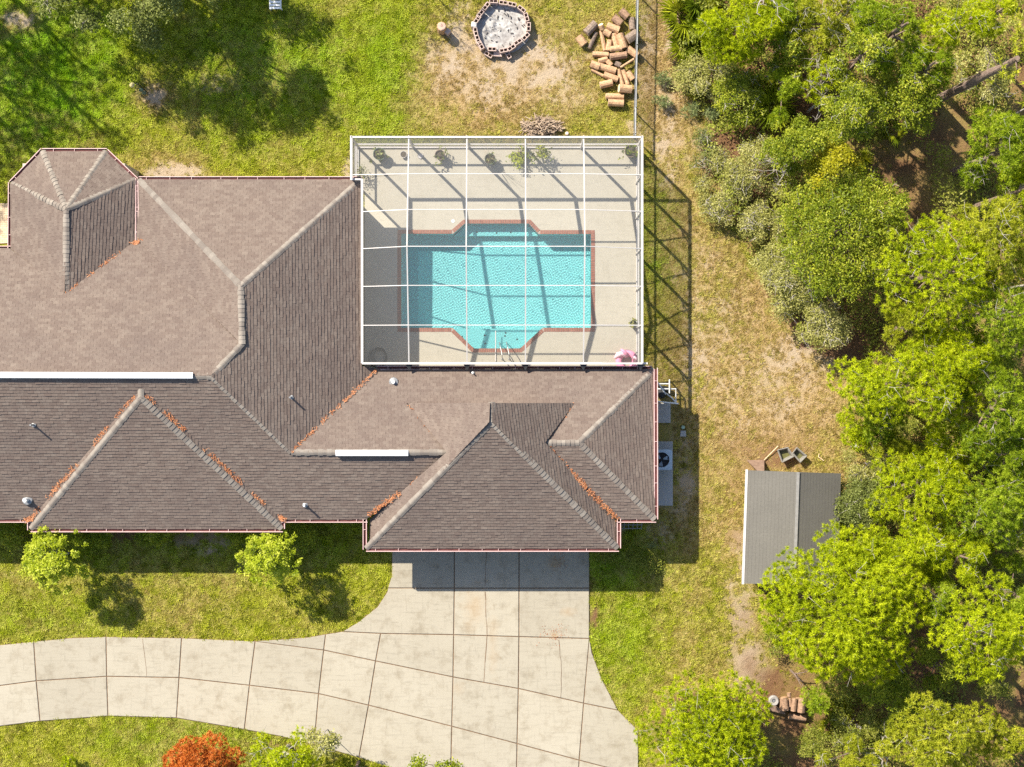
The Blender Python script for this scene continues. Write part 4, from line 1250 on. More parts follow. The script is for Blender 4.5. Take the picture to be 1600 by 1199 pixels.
# leafy trees
G2 = 'oaks in the wood beside the yard'
tree('oak', 1322, 355, 92, 104, 5.2, 'broad mid-green oak beside the sandy strip and the dark gap', mat='oak', n=2300, K=11, nl=36, group=G2, ndl=.16, wid=.020, twig=24)
tree('oak', 1308, 268, 40, 52, 5.4, 'oak with yellowed leaves standing among green oaks', mat='yellowbush', n=560, K=11, nl=10, group=G2, ndl=.14, wid=.02)
tree('oak', 1250, 225, 58, 40, 5, 'green oak beside the bleached bare branches', mat='oak', n=620, K=14, nl=13, group=G2, ndl=.15, wid=.019)
tree('oak', 1330, 175, 66, 50, 6.5, 'dark green oak between the sapling and the deep gap', mat='oak', n=700, K=14, nl=15, group=G2, ndl=.16, wid=.019, twig=26)
tree('oak', 1345, 90, 60, 46, 6.8, 'mid-green oak below the top pines with pale twigs', mat='oak', n=600, K=10, nl=13, group=G2, ndl=.16, wid=.022, twig=44)
tree('oak', 1425, 150, 56, 52, 6, 'low green oak left of the leaning trunk', mat='oak', n=520, K=10, nl=12, group=G2, ndl=.16, wid=.022, twig=20)
tree('oak', 1390, 330, 34, 40, 5.0, 'small oak over the dark gap', mat='oak', n=260, K=10, nl=7, group=G2, ndl=.15, wid=.02)
tree('oak', 1230, 60, 40, 60, 4.2, 'dark green oak behind the dense top pine', mat='oak', n=420, K=10, nl=10, group=G2, ndl=.15, wid=.022, twig=16)
tree('oak', 1540, 110, 50, 40, 3, 'scrubby oak on bare brown ground near the upper right corner', mat='olivebush', n=300, K=9, nl=9, group=G2, ndl=.17, wid=.02, twig=30)
tree('oak', 1400, 1085, 50, 46, 3.6, 'shaded green oak in the gap below the big round pine', mat='oak', n=430, K=10, nl=10, group=G2, ndl=.16, wid=.022)
tree('oak', 1470, 1040, 40, 40, 3.4, 'dark oak between two yellow-green pines at the lower right', mat='oak', n=340, K=10, nl=8, group=G2, ndl=.16, wid=.022)
# shrubs
G3 = 'shrubs at the edge of the wood'
SH = dict(K=14, group=G3, cat='shrub', trunk='greybark', ndl=.13, wid=.016, low=.25, rad=.03)
tree('shrub', 1175, 262, 66, 52, 1.9, 'olive scrub under the bleached bare branches', 'olivebush', n=720, nl=16, twig=70, **SH)
tree('shrub', 1132, 300, 44, 54, 1.4, 'low olive scrub nearest the pool cage shadow', 'olivebush', n=440, nl=12, twig=34, **SH)
tree('shrub', 1192, 352, 52, 40, 1.6, 'olive scrub in the middle of the sandy edge', 'olivebush', n=430, nl=11, twig=34, **SH)
tree('shrub', 1235, 438, 66, 62, 2.6, 'grey-green scrub with pale twigs below the broad oak', 'olivebush', n=900, nl=18, twig=70, **SH)
tree('shrub', 1288, 498, 52, 50, 2.5, 'loose green scrub throwing a ragged shadow on bare sand', 'olivebush', n=560, nl=13, twig=34, **SH)
tree('shrub', 1105, 118, 50, 40, 1.6, 'dull green scrub below the palmettos at the top', 'olivebush', n=430, nl=11, twig=14, **SH)
tree('shrub', 1152, 150, 50, 46, 2.0, 'dark green scrub under the dense top pine', 'oak', n=460, nl=12, twig=12, **SH)
tree('shrub', 1272, 395, 34, 40, 2.4, 'pale scrub where the oak meets the sand', 'olivebush', n=300, nl=8, twig=24, **SH)
tree('shrub', 1340, 792, 52, 46, 3.0, 'dark round bush pressing on the right side of the shed', 'darkbush', n=900, nl=18, twig=8, **SH)
tree('shrub', 1362, 726, 44, 34, 2.0, 'pale green shrub behind the corner of the shed', 'olivebush', n=380, nl=10, twig=16, **SH)
tree('shrub', 1415, 690, 40, 30, 1.8, 'green shrub among the palmettos behind the shed', 'under', n=300, nl=9, **SH)
tree('shrub', 1345, 1140, 56, 34, 1.6, 'green yellow shrub right of the stacked logs', 'under', n=420, nl=12, twig=14, **SH)
tree('shrub', 1275, 1165, 26, 24, 1.3, 'small dark shrub below the stacked logs', 'under', n=170, nl=6, **SH)
tree('shrub', 1215, 1000, 20, 30, 1.0, 'small blue-green shrub at the left foot of the big round pine', 'under', n=110, nl=5, **SH)
tree('shrub', 1560, 590, 34, 40, 3, 'dark green shrub under the right edge pines', 'oak', n=260, nl=8, **SH)
tree('shrub', 1560, 1075, 30, 26, 1.3, 'scrub on bare soil in the lower right', 'under', n=150, nl=6, **SH)
tree('shrub', 1100, 250, 20, 34, 1.0, 'low dark shrub standing in for a cast shadow on the sandy path', 'darkbush', n=70, nl=5, twig=10, **SH)  # dark foliage added where the shadow of something tall lies on the sand
tree('shrub', 1100, 214, 14, 10, .9, 'small dark twiggy bush standing in for a frond-like shadow on the sandy path', 'darkbush', n=50, nl=4, twig=8, **SH)  # no plant here: dark leaves and twigs shaped like a frond's shadow
# front garden shrubs
G4 = 'shrubs along the front of the house'
FS = dict(cat='shrub', group=G4, trunk='greybark', K=26, low=.55, rad=.05)
tree('shrub', 77, 876, 44, 44, 3.7, 'bright lime shrub under the left end of the front bay', 'bright', n=290, nl=26, ndl=.085, wid=.020, spr=.07, flat=1.0, rl=.27, **FS)
tree('shrub', 417, 872, 40, 36, 3.7, 'bright lime shrub under the right end of the front bay', 'bright', n=230, nl=22, ndl=.085, wid=.020, spr=.07, flat=1.0, rl=.27, **FS)
for px, py, rx, ry, lb_ in ((14, 836, 22, 18, 'shaded green bush at the left edge against the front wall'), (152, 838, 24, 14, 'shaded feathery bush right of the left lime shrub'), (238, 838, 26, 14, 'shaded bush at the middle of the front bay'),
                            (372, 836, 16, 12, 'small shaded bush left of the right lime shrub'), (468, 836, 28, 20, 'shaded green bush right of the right lime shrub'), (120, 836, 14, 10, 'small shaded bush behind the left lime shrub')):
    tree('shrub', px, py, rx, ry, 1.1, lb_, 'oak', n=70, nl=7, ndl=.12, wid=.018, **FS)
# bottom edge
tree('pine', 316, 1196, 54, 38, 4.0, 'orange-red tree crown at the bottom edge by the driveway', mat='orange', n=800, nl=16, name='bald_cypress', K=34, ndl=.16, wid=.018, rl=.5)
tree('pine', 440, 1184, 64, 40, 3.0, 'lime green bush at the bottom edge right of the orange tree', mat='pine', n=520, nl=14, name='shrub', cat='shrub', K=24, ndl=.15, wid=.016, trunk='greybark', twig=20)
tree('shrub', 502, 1160, 24, 26, 3.2, 'olive sprig overhanging the driveway edge beside the lime bush', 'olivebush', n=150, K=11, nl=6, ndl=.10, wid=.02, cat='shrub', trunk='greybark', twig=10, low=.6, rad=.022)
tree('shrub', 682, 1212, 58, 26, 3.4, 'green crown tips poking over the bottom edge of the driveway', 'oak', n=200, K=12, nl=10, ndl=.08, wid=.024, rl=.28, cat='shrub', low=.6, lean=(.5, 1.8), rad=.04)
tree('pine', 555, 1205, 60, 22, 2.2, 'green bush cut by the bottom edge beside the driveway', mat='pinesparse', n=240, nl=9, name='shrub', cat='shrub', ndl=.15)
tree('pine', 105, 1192, 12, 10, 1.0, 'tiny lime sapling at the bottom edge of the front lawn', n=26, nl=4, rl=.2, name='shrub', cat='shrub', ndl=.14)
# seedlings along the fence
for px, py, l in ((1032, 122, 'small blue-green pine seedling beside the fence shadow, upper'), (1032, 160, 'small blue-green pine seedling beside the fence shadow, lower'), (1082, 174, 'tiny blue-green seedling on the sand left of the palmetto'), (1112, 178, 'tiny blue-green seedling on the sand close to the palmetto')):
    tree('pine', px, py, 17, 12, .5, l, mat='bluepine', n=26, nl=5, rl=.2, name='pine_seedling', cat='seedling', group='pine seedlings by the fence', ndl=.2, K=26, wid=.012, low=.3, rad=.01)

# trees outside the picture whose shadows reach into it
G5 = 'trees beyond the upper left of the yard'
for px, py, rx, ry, h, n in ((-195, -55, 80, 80, 11, 160), (-125, -150, 80, 80, 11, 160), (-95, -50, 70, 70, 11, 130), (-160, 30, 70, 70, 10, 130), (-240, -180, 80, 80, 12, 160), (-45, -190, 66, 60, 10, 120), (-270, 60, 70, 80, 11, 150)):
    hc = h * .725; k = H / (H - hc)
    tree('pine', 800 + (px - 800) * k, 599.5 + (py - 599.5) * k, rx, ry, h, 'tall thin pine beyond the upper left corner of the yard', n=n, nl=16, group=G5, ndl=.26, K=22, wid=.018, twig=20)
tree('oak', 190, -100, 165, 138, 7.6, 'spreading grey-green oak overhanging the top left of the lawn', mat='darkbush', n=2900, K=14, nl=34, rl=.66, group=None, spr=.15, ndl=.20, wid=.024, twig=60, low=.45)
tree('oak', 130, -170, 120, 110, 7.0, 'dense oak just beyond the top edge left of the fire pit', mat='oak', n=1900, K=13, nl=26, rl=.62, spr=.15, ndl=.2, wid=.026, twig=10, low=.45)
tree('oak', 545, -175, 110, 90, 6.4, 'nearly bare tree beyond the top edge above the fire pit', mat='oak', n=110, K=8, nl=10, ndl=.2, wid=.02, twig=40, low=.5, rad=.06)

# the bare trunk that leans over the dark gap
b = P(1456, 161); e = P(1590, 92, 11.0)
t = thing('pine_tree', (b[0], b[1], 0), 'bare brown pine trunk leaning towards the upper right corner', 'tree', G1)
m = MB(); pts = [Vector((b[0], b[1], -.1)).lerp(Vector(e), f) + Vector((random.uniform(-.06, .06), random.uniform(-.06, .06), 0)) for f in (0, .15, .3, .5, .7, .85, 1)]
m.tube(pts, [.25, .2, .19, .18, .16, .14, .1], 10)
for k in range(16):
    f = random.uniform(.15, 1); p = Vector(pts[0]).lerp(pts[-1], f)
    d = Vector((random.gauss(0, 1), random.gauss(0, 1), random.uniform(-.2, .6))).normalized() * random.uniform(.2, 1.4 * f + .2)
    m.tube([p, p + d * .5 + Vector((0, 0, .1)), p + d], [.035, .022, .008], 5, False)
m.build('trunk', M['bark'], t)
r = np.random.default_rng(8); c = np.array(e) + r.normal(0, 1.1, (170, 3)) * np.array([1, 1, .6]) + np.array([.9, .6, .8])
V = needles(r, c, 22, .26, .02); np_mesh('crown', V, 3, M['pinesparse'], t, {'tint': np.repeat(r.random(170 * 22), 3)})
# bleached bare branches
def bare(px, py, h, n, L, label, ang=None, mat='greybark'):
    b = P(px, py); t = thing('dead_branch', (b[0], b[1], 0), label, 'branch'); m = MB()
    for i in range(n):
        a = (ang if ang is not None else 0) + random.uniform(-1, 1) * (1.2 if ang is not None else 3.14)
        l = L * random.uniform(.5, 1.1); d = Vector((math.cos(a), math.sin(a), random.uniform(.05, .5)))
        p = Vector((b[0], b[1], h * random.uniform(.6, 1))); q = [p]
        for s in range(3): q.append(q[-1] + (d + Vector((random.gauss(0, .35), random.gauss(0, .35), random.gauss(0, .15)))) * l / 3)
        m.tube(q, [.035, .026, .016, .006], 5, False)
        for s in range(1, 4):
            for _ in range(2):
                e = q[s] + Vector((random.gauss(0, .5), random.gauss(0, .5), random.uniform(0, .4))) * l * .4
                m.tube([q[s], (q[s] + e) / 2 + Vector((random.gauss(0, .04), random.gauss(0, .04), .03)), e], [.014, .010, .004], 4, False)
    m.tube([(b[0], b[1], -.05), (b[0], b[1], h)], [.06, .04], 6)
    m.build('branches', M[mat], t)
bare(1232, 270, 2.2, 7, 2.0, 'bleached bare branches spreading over the olive scrub', math.pi * .95)
bare(1170, 30, 5.1, 5, 1.0, 'grey bare branches in the dense top pine')
bare(1272, 70, 4.8, 5, 1.5, 'grey forked bare branches in the upper wood')
bare(1262, 175, 3.6, 4, 1.2, 'grey bare branches hanging over the dark hollow')
bare(1570, 452, 8.6, 8, 1.2, 'grey bare twigs between pines at the right edge')
bare(1236, 1048, .9, 3, .7, 'broken bare branches by the left foot of the big round pine', 0, 'bark')
bare(1555, 195, 5.5, 5, 1.5, 'grey bare twigs beside the leaning trunk')
bare(1365, 1165, 1.6, 5, 1.0, 'pale bare twigs at the bottom edge of the wood')
bare(1465, 975, 6.6, 4, .8, 'pinkish bare twigs between the big round pine and its neighbour')

# palmettos: fan fronds, each a part
def frond_mesh(seed):
    rr = random.Random(seed); m = MB(); k = 13
    m.tube([(0, 0, 0), (.22, 0, .16), (.42, 0, .24)], [.012, .010, .008], 4, False)
    for i in range(k):
        a = (i - (k - 1) / 2) / ((k - 1) / 2) * 1.75 + rr.uniform(-.05, .05); L = (.62 - .15 * abs(a) / 1.75) * rr.uniform(.85, 1.1)
        c, s = math.cos(a), math.sin(a); w = .024
        b = Vector((.42, 0, .24)); mid = b + Vector((c, s, .10 - .05 * abs(a))) * L * .55; tip = b + Vector((c, s, -.28)) * L
        n = Vector((-s, c, 0)) * w
        m.add([b, mid - n + Vector((0, 0, -.012)), tip, mid + n + Vector((0, 0, .012))], [(0, 1, 2), (0, 2, 3)])
    me = bpy.data.meshes.new('frond'); me.from_pydata(m.v, [], m.f)
    a = me.attributes.new('tint', 'FLOAT', 'POINT'); a.data.foreach_set('value', [rr.random()] * len(m.v)); me.materials.append(M['palm']); me.update()
    return me
FR = [frond_mesh(i) for i in range(7)]
def palmetto(px, py, sc, n, h, label):
    b = P(px, py, h); t = thing('saw_palmetto', (b[0], b[1], 0), label, 'palmetto', 'saw palmettos in the wood')
    m = MB(); m.tube([(b[0], b[1], -.05), (b[0], b[1], max(.1, h))], [.09, .06], 7); m.build('trunk', M['dead'], t)
    for i in range(n):
        o = bpy.data.objects.new('frond', random.choice(FR)); COL.objects.link(o); o.parent = t
        o.location = (0, 0, max(.08, h)); s = sc * random.uniform(.75, 1.15); o.scale = (s, s, s)
        o.rotation_euler = (random.uniform(-.3, .3), random.uniform(-.75, .25), i * 2.399 + random.uniform(-.2, .2))
for px, py, sc, n, h, l in ((1064, 32, 1.45, 20, .4, 'yellow-green palmetto at the top beside the sandy path'), (1094, 10, 1.35, 18, .5, 'palmetto at the top edge next to the dense pine'), (1096, 50, 1.3, 18, .4, 'palmetto between the sandy path and the dense top pine'),
                            (1066, 80, 1.05, 14, .3, 'smaller palmetto on the edge of the sandy path'), (1205, 172, 1.35, 18, .5, 'dark palmetto over the hollow below the sapling line'), (1196, 140, .8, 10, .4, 'palmetto under the dense top pine'),
                            (1180, 130, .7, 9, .4, 'half-hidden palmetto under the dense top pine'), (1462, 700, 1.0, 14, .5, 'palmetto with yellow fronds behind the shed'), (1485, 742, .9, 12, .5, 'palmetto with orange dead fronds behind the shed'), (1548, 745, .9, 12, .6, 'palmetto at the right edge behind the shed'),
                            (1432, 160, .95, 13, .6, 'palmetto by the foot of the leaning trunk'), (1306, 1112, .9, 12, .3, 'yellow palmetto beside the stacked logs'), (1290, 1135, .75, 10, .2, 'low palmetto below the stacked logs'), (1370, 1148, .7, 9, .3, 'palmetto right of the stacked logs'),
                            (1560, 560, .9, 11, 1.5, 'palmetto under the right edge pines'), (1085, 145, .6, 9, .2, 'thin palmetto on the sandy edge'), (1395, 208, .8, 10, .3, 'shaded palmetto in the dark gap'), (1345, 255, .7, 9, .4, 'shaded palmetto beside the yellowed oak')):
    palmetto(px, py, sc, n, h, l)

# undergrowth nobody could count
def undergrowth(n=30000):
    r = np.random.default_rng(17)
    x = r.uniform(*sorted((P(1040, 0)[0], P(1720, 0)[0])), n); y = r.uniform(P(0, 1300)[1], P(0, -120)[1], n)
    k = inside(wood_w, x, y) & (fbm(x, y, .9, 33) > .40)
    for px, py, rx, ry in ((1400,300,55,90),(1290,540,60,40),(1240,1120,60,75),(1225,705,110,34),(1480,200,40,45),(1590,1090,40,50),(1290,650,60,50),(1238,825,82,100),(1200,1040,40,60),(1540,1090,40,36)):
        c = P(px, py); k &= (((x - c[0]) / (rx / S)) ** 2 + ((y - c[1]) / (ry / S)) ** 2) > 1
    x, y = x[k], y[k]; m = len(x)
    z = .05 + r.uniform(.25, 1.0, m) * np.clip((fbm(x, y, .55, 44) - .32) * 5.0, .15, 1.9)
    V = leaves(r, np.stack([x, y, z], -1), 9, .13, .07)
    o = np_mesh('undergrowth', V, 4, M['under'], None, {'tint': np.repeat(np.clip(np.repeat(fbm(x, y, 1.2, 55), 9) * .6 + r.random(m * 9) * .5, 0, 1), 4)})
    tag(o, 'low leafy undergrowth between the trees of the wood', 'undergrowth', kind='stuff')
undergrowth()
# ================================================================== SHED
sp = P(1238, 825)
shed = thing('garden_shed', (sp[0], sp[1], 0), 'grey roofed garden shed partly under the big round pine', 'shed')
EH, RH = 2.0, 2.8
nw = P(1168, 735, EH); swp = P(1162, 912, EH); rn = P(1247, 738, RH); rs = P(1241, 914, RH); neP = P(1314, 740, EH); seP = P(1309, 917, EH)
def slab_roof(q, name):
    m = MB(); n = (Vector(q[1]) - Vector(q[0])).cross(Vector(q[3]) - Vector(q[0])).normalized()
    if n.z < 0: n = -n
    m.add([tuple(Vector(p)) for p in q] + [tuple(Vector(p) - n * .06) for p in q], [(0, 1, 2, 3), (7, 6, 5, 4), (0, 4, 5, 1), (1, 5, 6, 2), (2, 6, 7, 3), (3, 7, 4, 0)])
    o = m.build(name, M['shedroof'], shed)
    # lapped strips of roofing
    a, b, c, d = [Vector(p) for p in q]
    m = MB()
    for i in range(1, 14):
        f = i / 14; p0 = a.lerp(d, f) + n * .004; p1 = b.lerp(c, f) + n * .004
        m.beam(p0, p1, .012, .003, up=n)
    tag(m.build('roof_lap', M['shedroof'], o), kind='stuff')
slab_roof([nw, swp, rs, rn], 'roof_slope'); slab_roof([rn, rs, seP, neP], 'roof_slope')
m = MB(); m.beam(up(rn, .02), up(rs, .02), .13, .03); m.build('ridge_cap', simple('pale_ridge_strip', (.19, .18, .165), (.25, .235, .215), 6, .9, .3), shed)
m = MB(); m.beam((nw[0] - .03, nw[1] + .03, EH - .05), (swp[0] - .03, swp[1] - .03, EH - .05), .09, .15); m.build('fascia', M['white'], shed)
ins = .28
def ip(p, dx, dy): return (p[0] + dx, p[1] + dy)
wl_ = [ip(nw, ins, -ins), ip(swp, ins, ins), ip(seP, -ins, ins), ip(neP, -ins, -ins)]
for i in range(4):
    a, b = wl_[i], wl_[(i + 1) % 4]; m = MB()
    m.beam((a[0], a[1], 1.02), (b[0], b[1], 1.02), .08, 2.04)
    if i in (1, 3):
        mid = ((a[0] + b[0]) / 2, (a[1] + b[1]) / 2); y = a[1]
        m.add([(a[0], a[1], 2.03), (b[0], b[1], 2.03), (mid[0], (a[1] + b[1]) / 2, 2.62)], [(0, 1, 2)])
    m.build('wall', simple('brown_board_wall', (.22, .16, .12), (.3, .23, .17), 5, .9, .3) if i == 0 else bpy.data.materials['brown_board_wall'], shed)
# brown sheet leaning at the shed
p = P(1182, 728); t = thing('plywood_sheet', (p[0], p[1], 0), 'brown wedge shaped sheet leaning at the left corner of the shed', 'board')
m = MB(); q0 = Vector(P(1167, 720)); q1 = Vector(P(1194, 720)); q2 = Vector(P(1194, 737, 1.0)); q3 = Vector(P(1184, 737, 1.0))
m.add([q0, q1, q2, q3] + [v + Vector((0, .03, .03)) for v in (q0, q1, q2, q3)], [(0, 1, 2, 3), (7, 6, 5, 4), (0, 4, 5, 1), (1, 5, 6, 2), (2, 6, 7, 3), (3, 7, 4, 0)]); m.build('sheet', M['plywood'], t)
m = MB(); m.tube([P(1194, 719, .05), P(1216, 697, .12)], .02, 6); tag(m.build('stick', M['cutwood']), 'thin orange stick lying on the sand above the shed corner', 'stick')
# open totes
def tote(poly, label, h=.36):
    q = ccw(pxpoly(poly)); c = (sum(a for a, b in q) / 4, sum(b for a, b in q) / 4)
    t = thing('plastic_tote', (c[0], c[1], 0), label, 'tote', 'open totes by the shed')
    m = MB(); bt = inset(q, .08); k = 4
    vs = [(*p, h) for p in q] + [(*p, .02) for p in bt] + [(*p, h - .01) for p in inset(q, .045)] + [(*p, .06) for p in inset(bt, .03)]
    fs = []
    for i in range(4):
        j = (i + 1) % 4
        fs += [(i, j, 4 + j, 4 + i), (i, 8 + i, 8 + j, j), (8 + i, 12 + i, 12 + j, 8 + j)]
    fs.append((12, 13, 14, 15)); m.add(vs, fs); m.build('tub', M['tote'], t)
    m = MB()
    for i in range(4): m.tube([(*q[i], h), (*q[(i + 1) % 4], h)], .028, 6)
    m.build('rim', M['tote'], t)
    m = MB(); m.add([(*p, .14) for p in inset(q, .09)], [(0, 1, 2, 3)]); m.build('rainwater', M['olive'], t)
tote([(1213, 703), (1229, 699), (1238, 713), (1220, 722)], 'open grey tote with murky bottom, nearer the shed corner and left of its twin')
tote([(1236, 708), (1243, 699), (1258, 712), (1248, 722)], 'open grey tote with pale rim, turned askew right of its twin')
m = MB(); m.tube([P(1280, 709, .05), P(1279, 714, .06), P(1287, 720, .05)], .02, 5); tag(m.build('stick', M['cutwood']), 'pale bent stick on the sand right of the two totes', 'stick')
p = P(1333, 696); m = MB(); m.ring([(0, .36), (.09, .35), (.12, .3), (.12, 0)], p, 10); m.box((p[0] + .12, p[1] - .05, .3), (.1, .05, .1)); tag(m.build('bucket', M['white']), 'small white container on the sand above the shed bush', 'bucket')

# ================================================================== FENCE
fb = P(995, 100)
fence = thing('chain_link_fence', (fb[0], fb[1], 0), 'grey chain link fence running from the cage corner to the top edge', 'fence')
FH = 1.15
fx = lambda y: P(997, 0, FH)[0] + (P(993, 212, FH)[0] - P(997, 0, FH)[0]) * (P(0, 0, FH)[1] - y) / (P(0, 0, FH)[1] - P(0, 212, FH)[1])
fy0, fy1 = P(0, 212, FH)[1], P(0, 0, FH)[1] + 5
for py in (-110, -20, 69, 167, 208):
    y = P(0, py, FH)[1]; m = MB(); m.tube([(fx(y), y, -.1), (fx(y), y, FH + .06)], .035, 8); o = m.build('post', M['galv'], fence)
    m = MB(); m.ring([(0, .05), (.03, .04), (.045, 0), (.045, -.03)], (fx(y), y, FH + .06), 8); m.build('post_cap', M['galv'], o)
m = MB(); m.tube([(fx(fy0), fy0, FH), (fx(fy1), fy1, FH)], .03, 8); m.build('top_rail', M['galv'], fence)
m = MB(); m.tube([(fx(fy0), fy0, .05), (fx(fy1), fy1, .05)], .008, 5); m.build('tension_wire', M['galv'], fence)
y = P(0, 167, FH)[1]; m = MB(); m.tube([(fx(y) - .03, y, FH), (fx(y) - .03, fy0, FH - .02)], .03, 8); m.build('gate_rail', M['galv'], fence)
m = MB(); y = fy0
while y < fy1:
    for s in (-1, 1):
        a = (fx(y), y, .05 if s > 0 else FH); b = (fx(y + 1.1), y + 1.1, FH if s > 0 else .05); m.beam(a, b, .005, .005)
    y += .075
tag(m.build('wire_mesh', M['galv'], fence), kind='stuff')

# ================================================================== LOGS
def log(x1, y1, x2, y2, w, label, z=None, cut='cutwood', bark='logbark', group='logs in the heap by the fence', sc=6.313, ox=890, oy=0, tilt=0):
    r = w / 2 / sc / S
    a = Vector(P(ox + x1 / sc, oy + y1 / sc)); b = Vector(P(ox + x2 / sc, oy + y2 / sc))
    z = r if z is None else z + r
    a.z = z + max(0, tilt); b.z = z + max(0, -tilt)
    c = (a + b) / 2
    t = thing('log', (c.x, c.y, 0), label, 'log', group)
    m = MB(); d = (b - a)
    n = 12; s = d.normalized().cross(Vector((0, 0, 1))).normalized(); u2 = s.cross(d.normalized())
    vs = []; prof = [1 + random.uniform(-.09, .09) for _ in range(n)]
    for i in range(5):
        p = a + d * (i / 4); kk = 1 + random.uniform(-.04, .04)
        for k in range(n):
            an = 6.2832 * k / n; vs.append(p + (s * math.cos(an) + u2 * math.sin(an)) * r * prof[k] * kk)
    m.add(vs, [(i * n + k, i * n + (k + 1) % n, (i + 1) * n + (k + 1) % n, (i + 1) * n + k) for i in range(4) for k in range(n)])
    m.build('bark', M[bark], t)
    for e, i, sg in ((a, 0, -1), (b, 4, 1)):
        m = MB(); off = d.normalized() * .003 * sg
        ringv = [v + off for v in vs[i * n:(i + 1) * n]]
        m.add([e + off] + ringv, [(0, 1 + k, 1 + (k + 1) % n) if sg > 0 else (0, 1 + (k + 1) % n, 1 + k) for k in range(n)]); m.build('cut_end', M[cut], t)
M['greycut'] = simple('weathered_cut_wood', (.34, .25, .17), (.5, .39, .28), 18, .9, .2)
LOGS = [
 (500,115,570,180,80,'thick brown log at the top of the heap, farthest from the cage'), (610,185,620,300,66,'grey brown log lying along the fence near the top of the heap'), (430,180,505,245,75,'rough log touching the underside of the topmost log'),
 (160,340,255,240,86,'fat dark log at the upper left of the heap with a pink cut end'), (85,370,145,450,76,'short tan log lying alone at the far left of the heap'), (190,480,262,325,40,'thin grey branch log leaning beside the fat dark log'),
 (303,262,320,300,56,'chunk with a bright cut face turned up, upper middle of the heap'), (308,310,345,505,38,'thin pale branch log pointing down the middle gap'), (365,262,485,308,76,'dark log right of the bright upright chunk'),
 (565,412,665,340,92,'largest rough log pressed against the fence'), (430,340,465,462,60,'upright tan log in the middle, left of a darker one'), (490,350,535,490,76,'dark brown log in the middle, right of a tan one'),
 (395,405,380,508,60,'pale yellow log below the thin branch'), (225,540,382,546,50,'orange log lying crosswise at the left of the heap'), (568,490,668,560,76,'tan log touching the fence below the largest log'),
 (400,500,510,492,54,'short split log with a pale face at the heart of the heap'), (395,575,560,552,66,'dark split log at the heart of the heap'), (285,612,372,590,52,'small round orange log under the crosswise log'),
 (205,636,292,668,72,'orange log end butting the long orange log'), (298,662,455,708,66,'long orange log with bare smooth bark across the lower left'), (335,740,475,792,62,'pale orange log below the long orange log'),
 (212,690,330,752,30,'thin dark branch log under the long orange log'), (298,852,420,822,72,'tan log lying askew at the lower left of the heap'), (478,690,518,838,46,'slim brown log standing out below the heart, left of its twin'),
 (525,695,572,838,46,'slim orange log below the heart, right of its twin'), (570,715,622,792,62,'orange log beside the slim pair, towards the fence'), (482,885,605,892,82,'log with a bright round cut face turned to the left'),
 (355,955,532,958,60,'orange log second from the bottom of the heap'), (378,1020,530,1027,76,'lowest log of the heap, pale orange'), (500,678,632,595,24,'thin pale plank lying over the logs'),
 (368,605,412,650,52,'small brown chunk between two orange logs'), (448,625,500,652,52,'small pinkish chunk in the dark heart of the heap'), (335,315,400,352,72,'dark stubby log behind the bright upright chunk')]
for i, L in enumerate(LOGS):
    zz = {11: .12, 15: .22, 16: .1, 29: .2, 9: .05, 6: .12}.get(i)
    log(*L, z=zz, cut=('cutwood', 'greycut')[i % 3 == 1], bark='logbark2' if any(w in L[5] for w in ('orange', 'pale', 'tan', 'bright')) else ('logbark', 'logbark3')[i % 2], tilt=.12 if i in (6, 26) else 0)
LW = dict(sc=6.03, ox=1180, oy=1000, group='logs stacked in the lower wood', cut='logbark2')
for L in ((250,520,266,640,66,'left brown log of three lying side by side in the lower wood'), (352,530,340,650,52,'narrow middle brown log of three lying side by side in the lower wood'), (425,530,412,660,72,'thick right brown log of three lying side by side in the lower wood'),
          (310,525,312,612,30,'thin dark branch log wedged between the stacked brown logs'), (310,708,470,732,60,'brown log lying crosswise below the three side by side logs'), (300,480,305,515,40,'short stub log behind the stacked brown logs')):
    log(*L, **LW, z=.35 if 'cross' not in L[5] else None)
for k, (x1, y1, x2, y2) in enumerate(((245,560,255,650),(345,560,338,655),(425,560,415,668),(385,540,380,660),(296,560,292,655))):
    log(x1, y1, x2, y2, 62, ('bottom left', 'bottom middle', 'bottom right', 'second from the right hidden', 'second from the left hidden')[k] + ' log under the stacked brown logs', **LW)
def zP(x, y, z): return P(1180 + x / 6.03, 1000 + y / 6.03, z)
p = zP(190, 640, 0); t = thing('wood_slab', (p[0], p[1], 0), 'flat brown triangular wood slab left of the stacked brown logs', 'wood slab')
m = MB(); q = [zP(105, 585, .35), zP(155, 592, .35), zP(285, 690, .32), zP(275, 702, .30), zP(95, 655, .30)]
m.add([Vector(v) for v in q] + [Vector(v) - Vector((0, 0, .14)) for v in q], [(0, 1, 2, 3, 4), (9, 8, 7, 6, 5)] + [(i, 5 + i, 5 + (i + 1) % 5, (i + 1) % 5) for i in range(5)]); m.build('slab', M['plywood'], t)
p = zP(165, 562, 0); t = thing('wheel_rim', (p[0], p[1], 0), 'pale oval wheel lying between the wood slab and the logs', 'wheel')
m = MB(); m.ring([(.08, .3), (.1, .34), (.2, .36), (.24, .3), (.24, .16), (.2, .1)], p, 18); m.build('rim', simple('pale_grey_plastic', (.24, .22, .20), (.34, .31, .29), 6, .8, .1), t)
m = MB(); m.ring([(0, .33), (.05, .33), (.07, .28), (.07, .12)], p, 12)
for k in range(5):
    a = k * 1.2566; m.beam((p[0] + .05 * math.cos(a), p[1] + .05 * math.sin(a), .28), (p[0] + .22 * math.cos(a), p[1] + .22 * math.sin(a), .28), .04, .03)
m.build('hub', M['galv'], t)

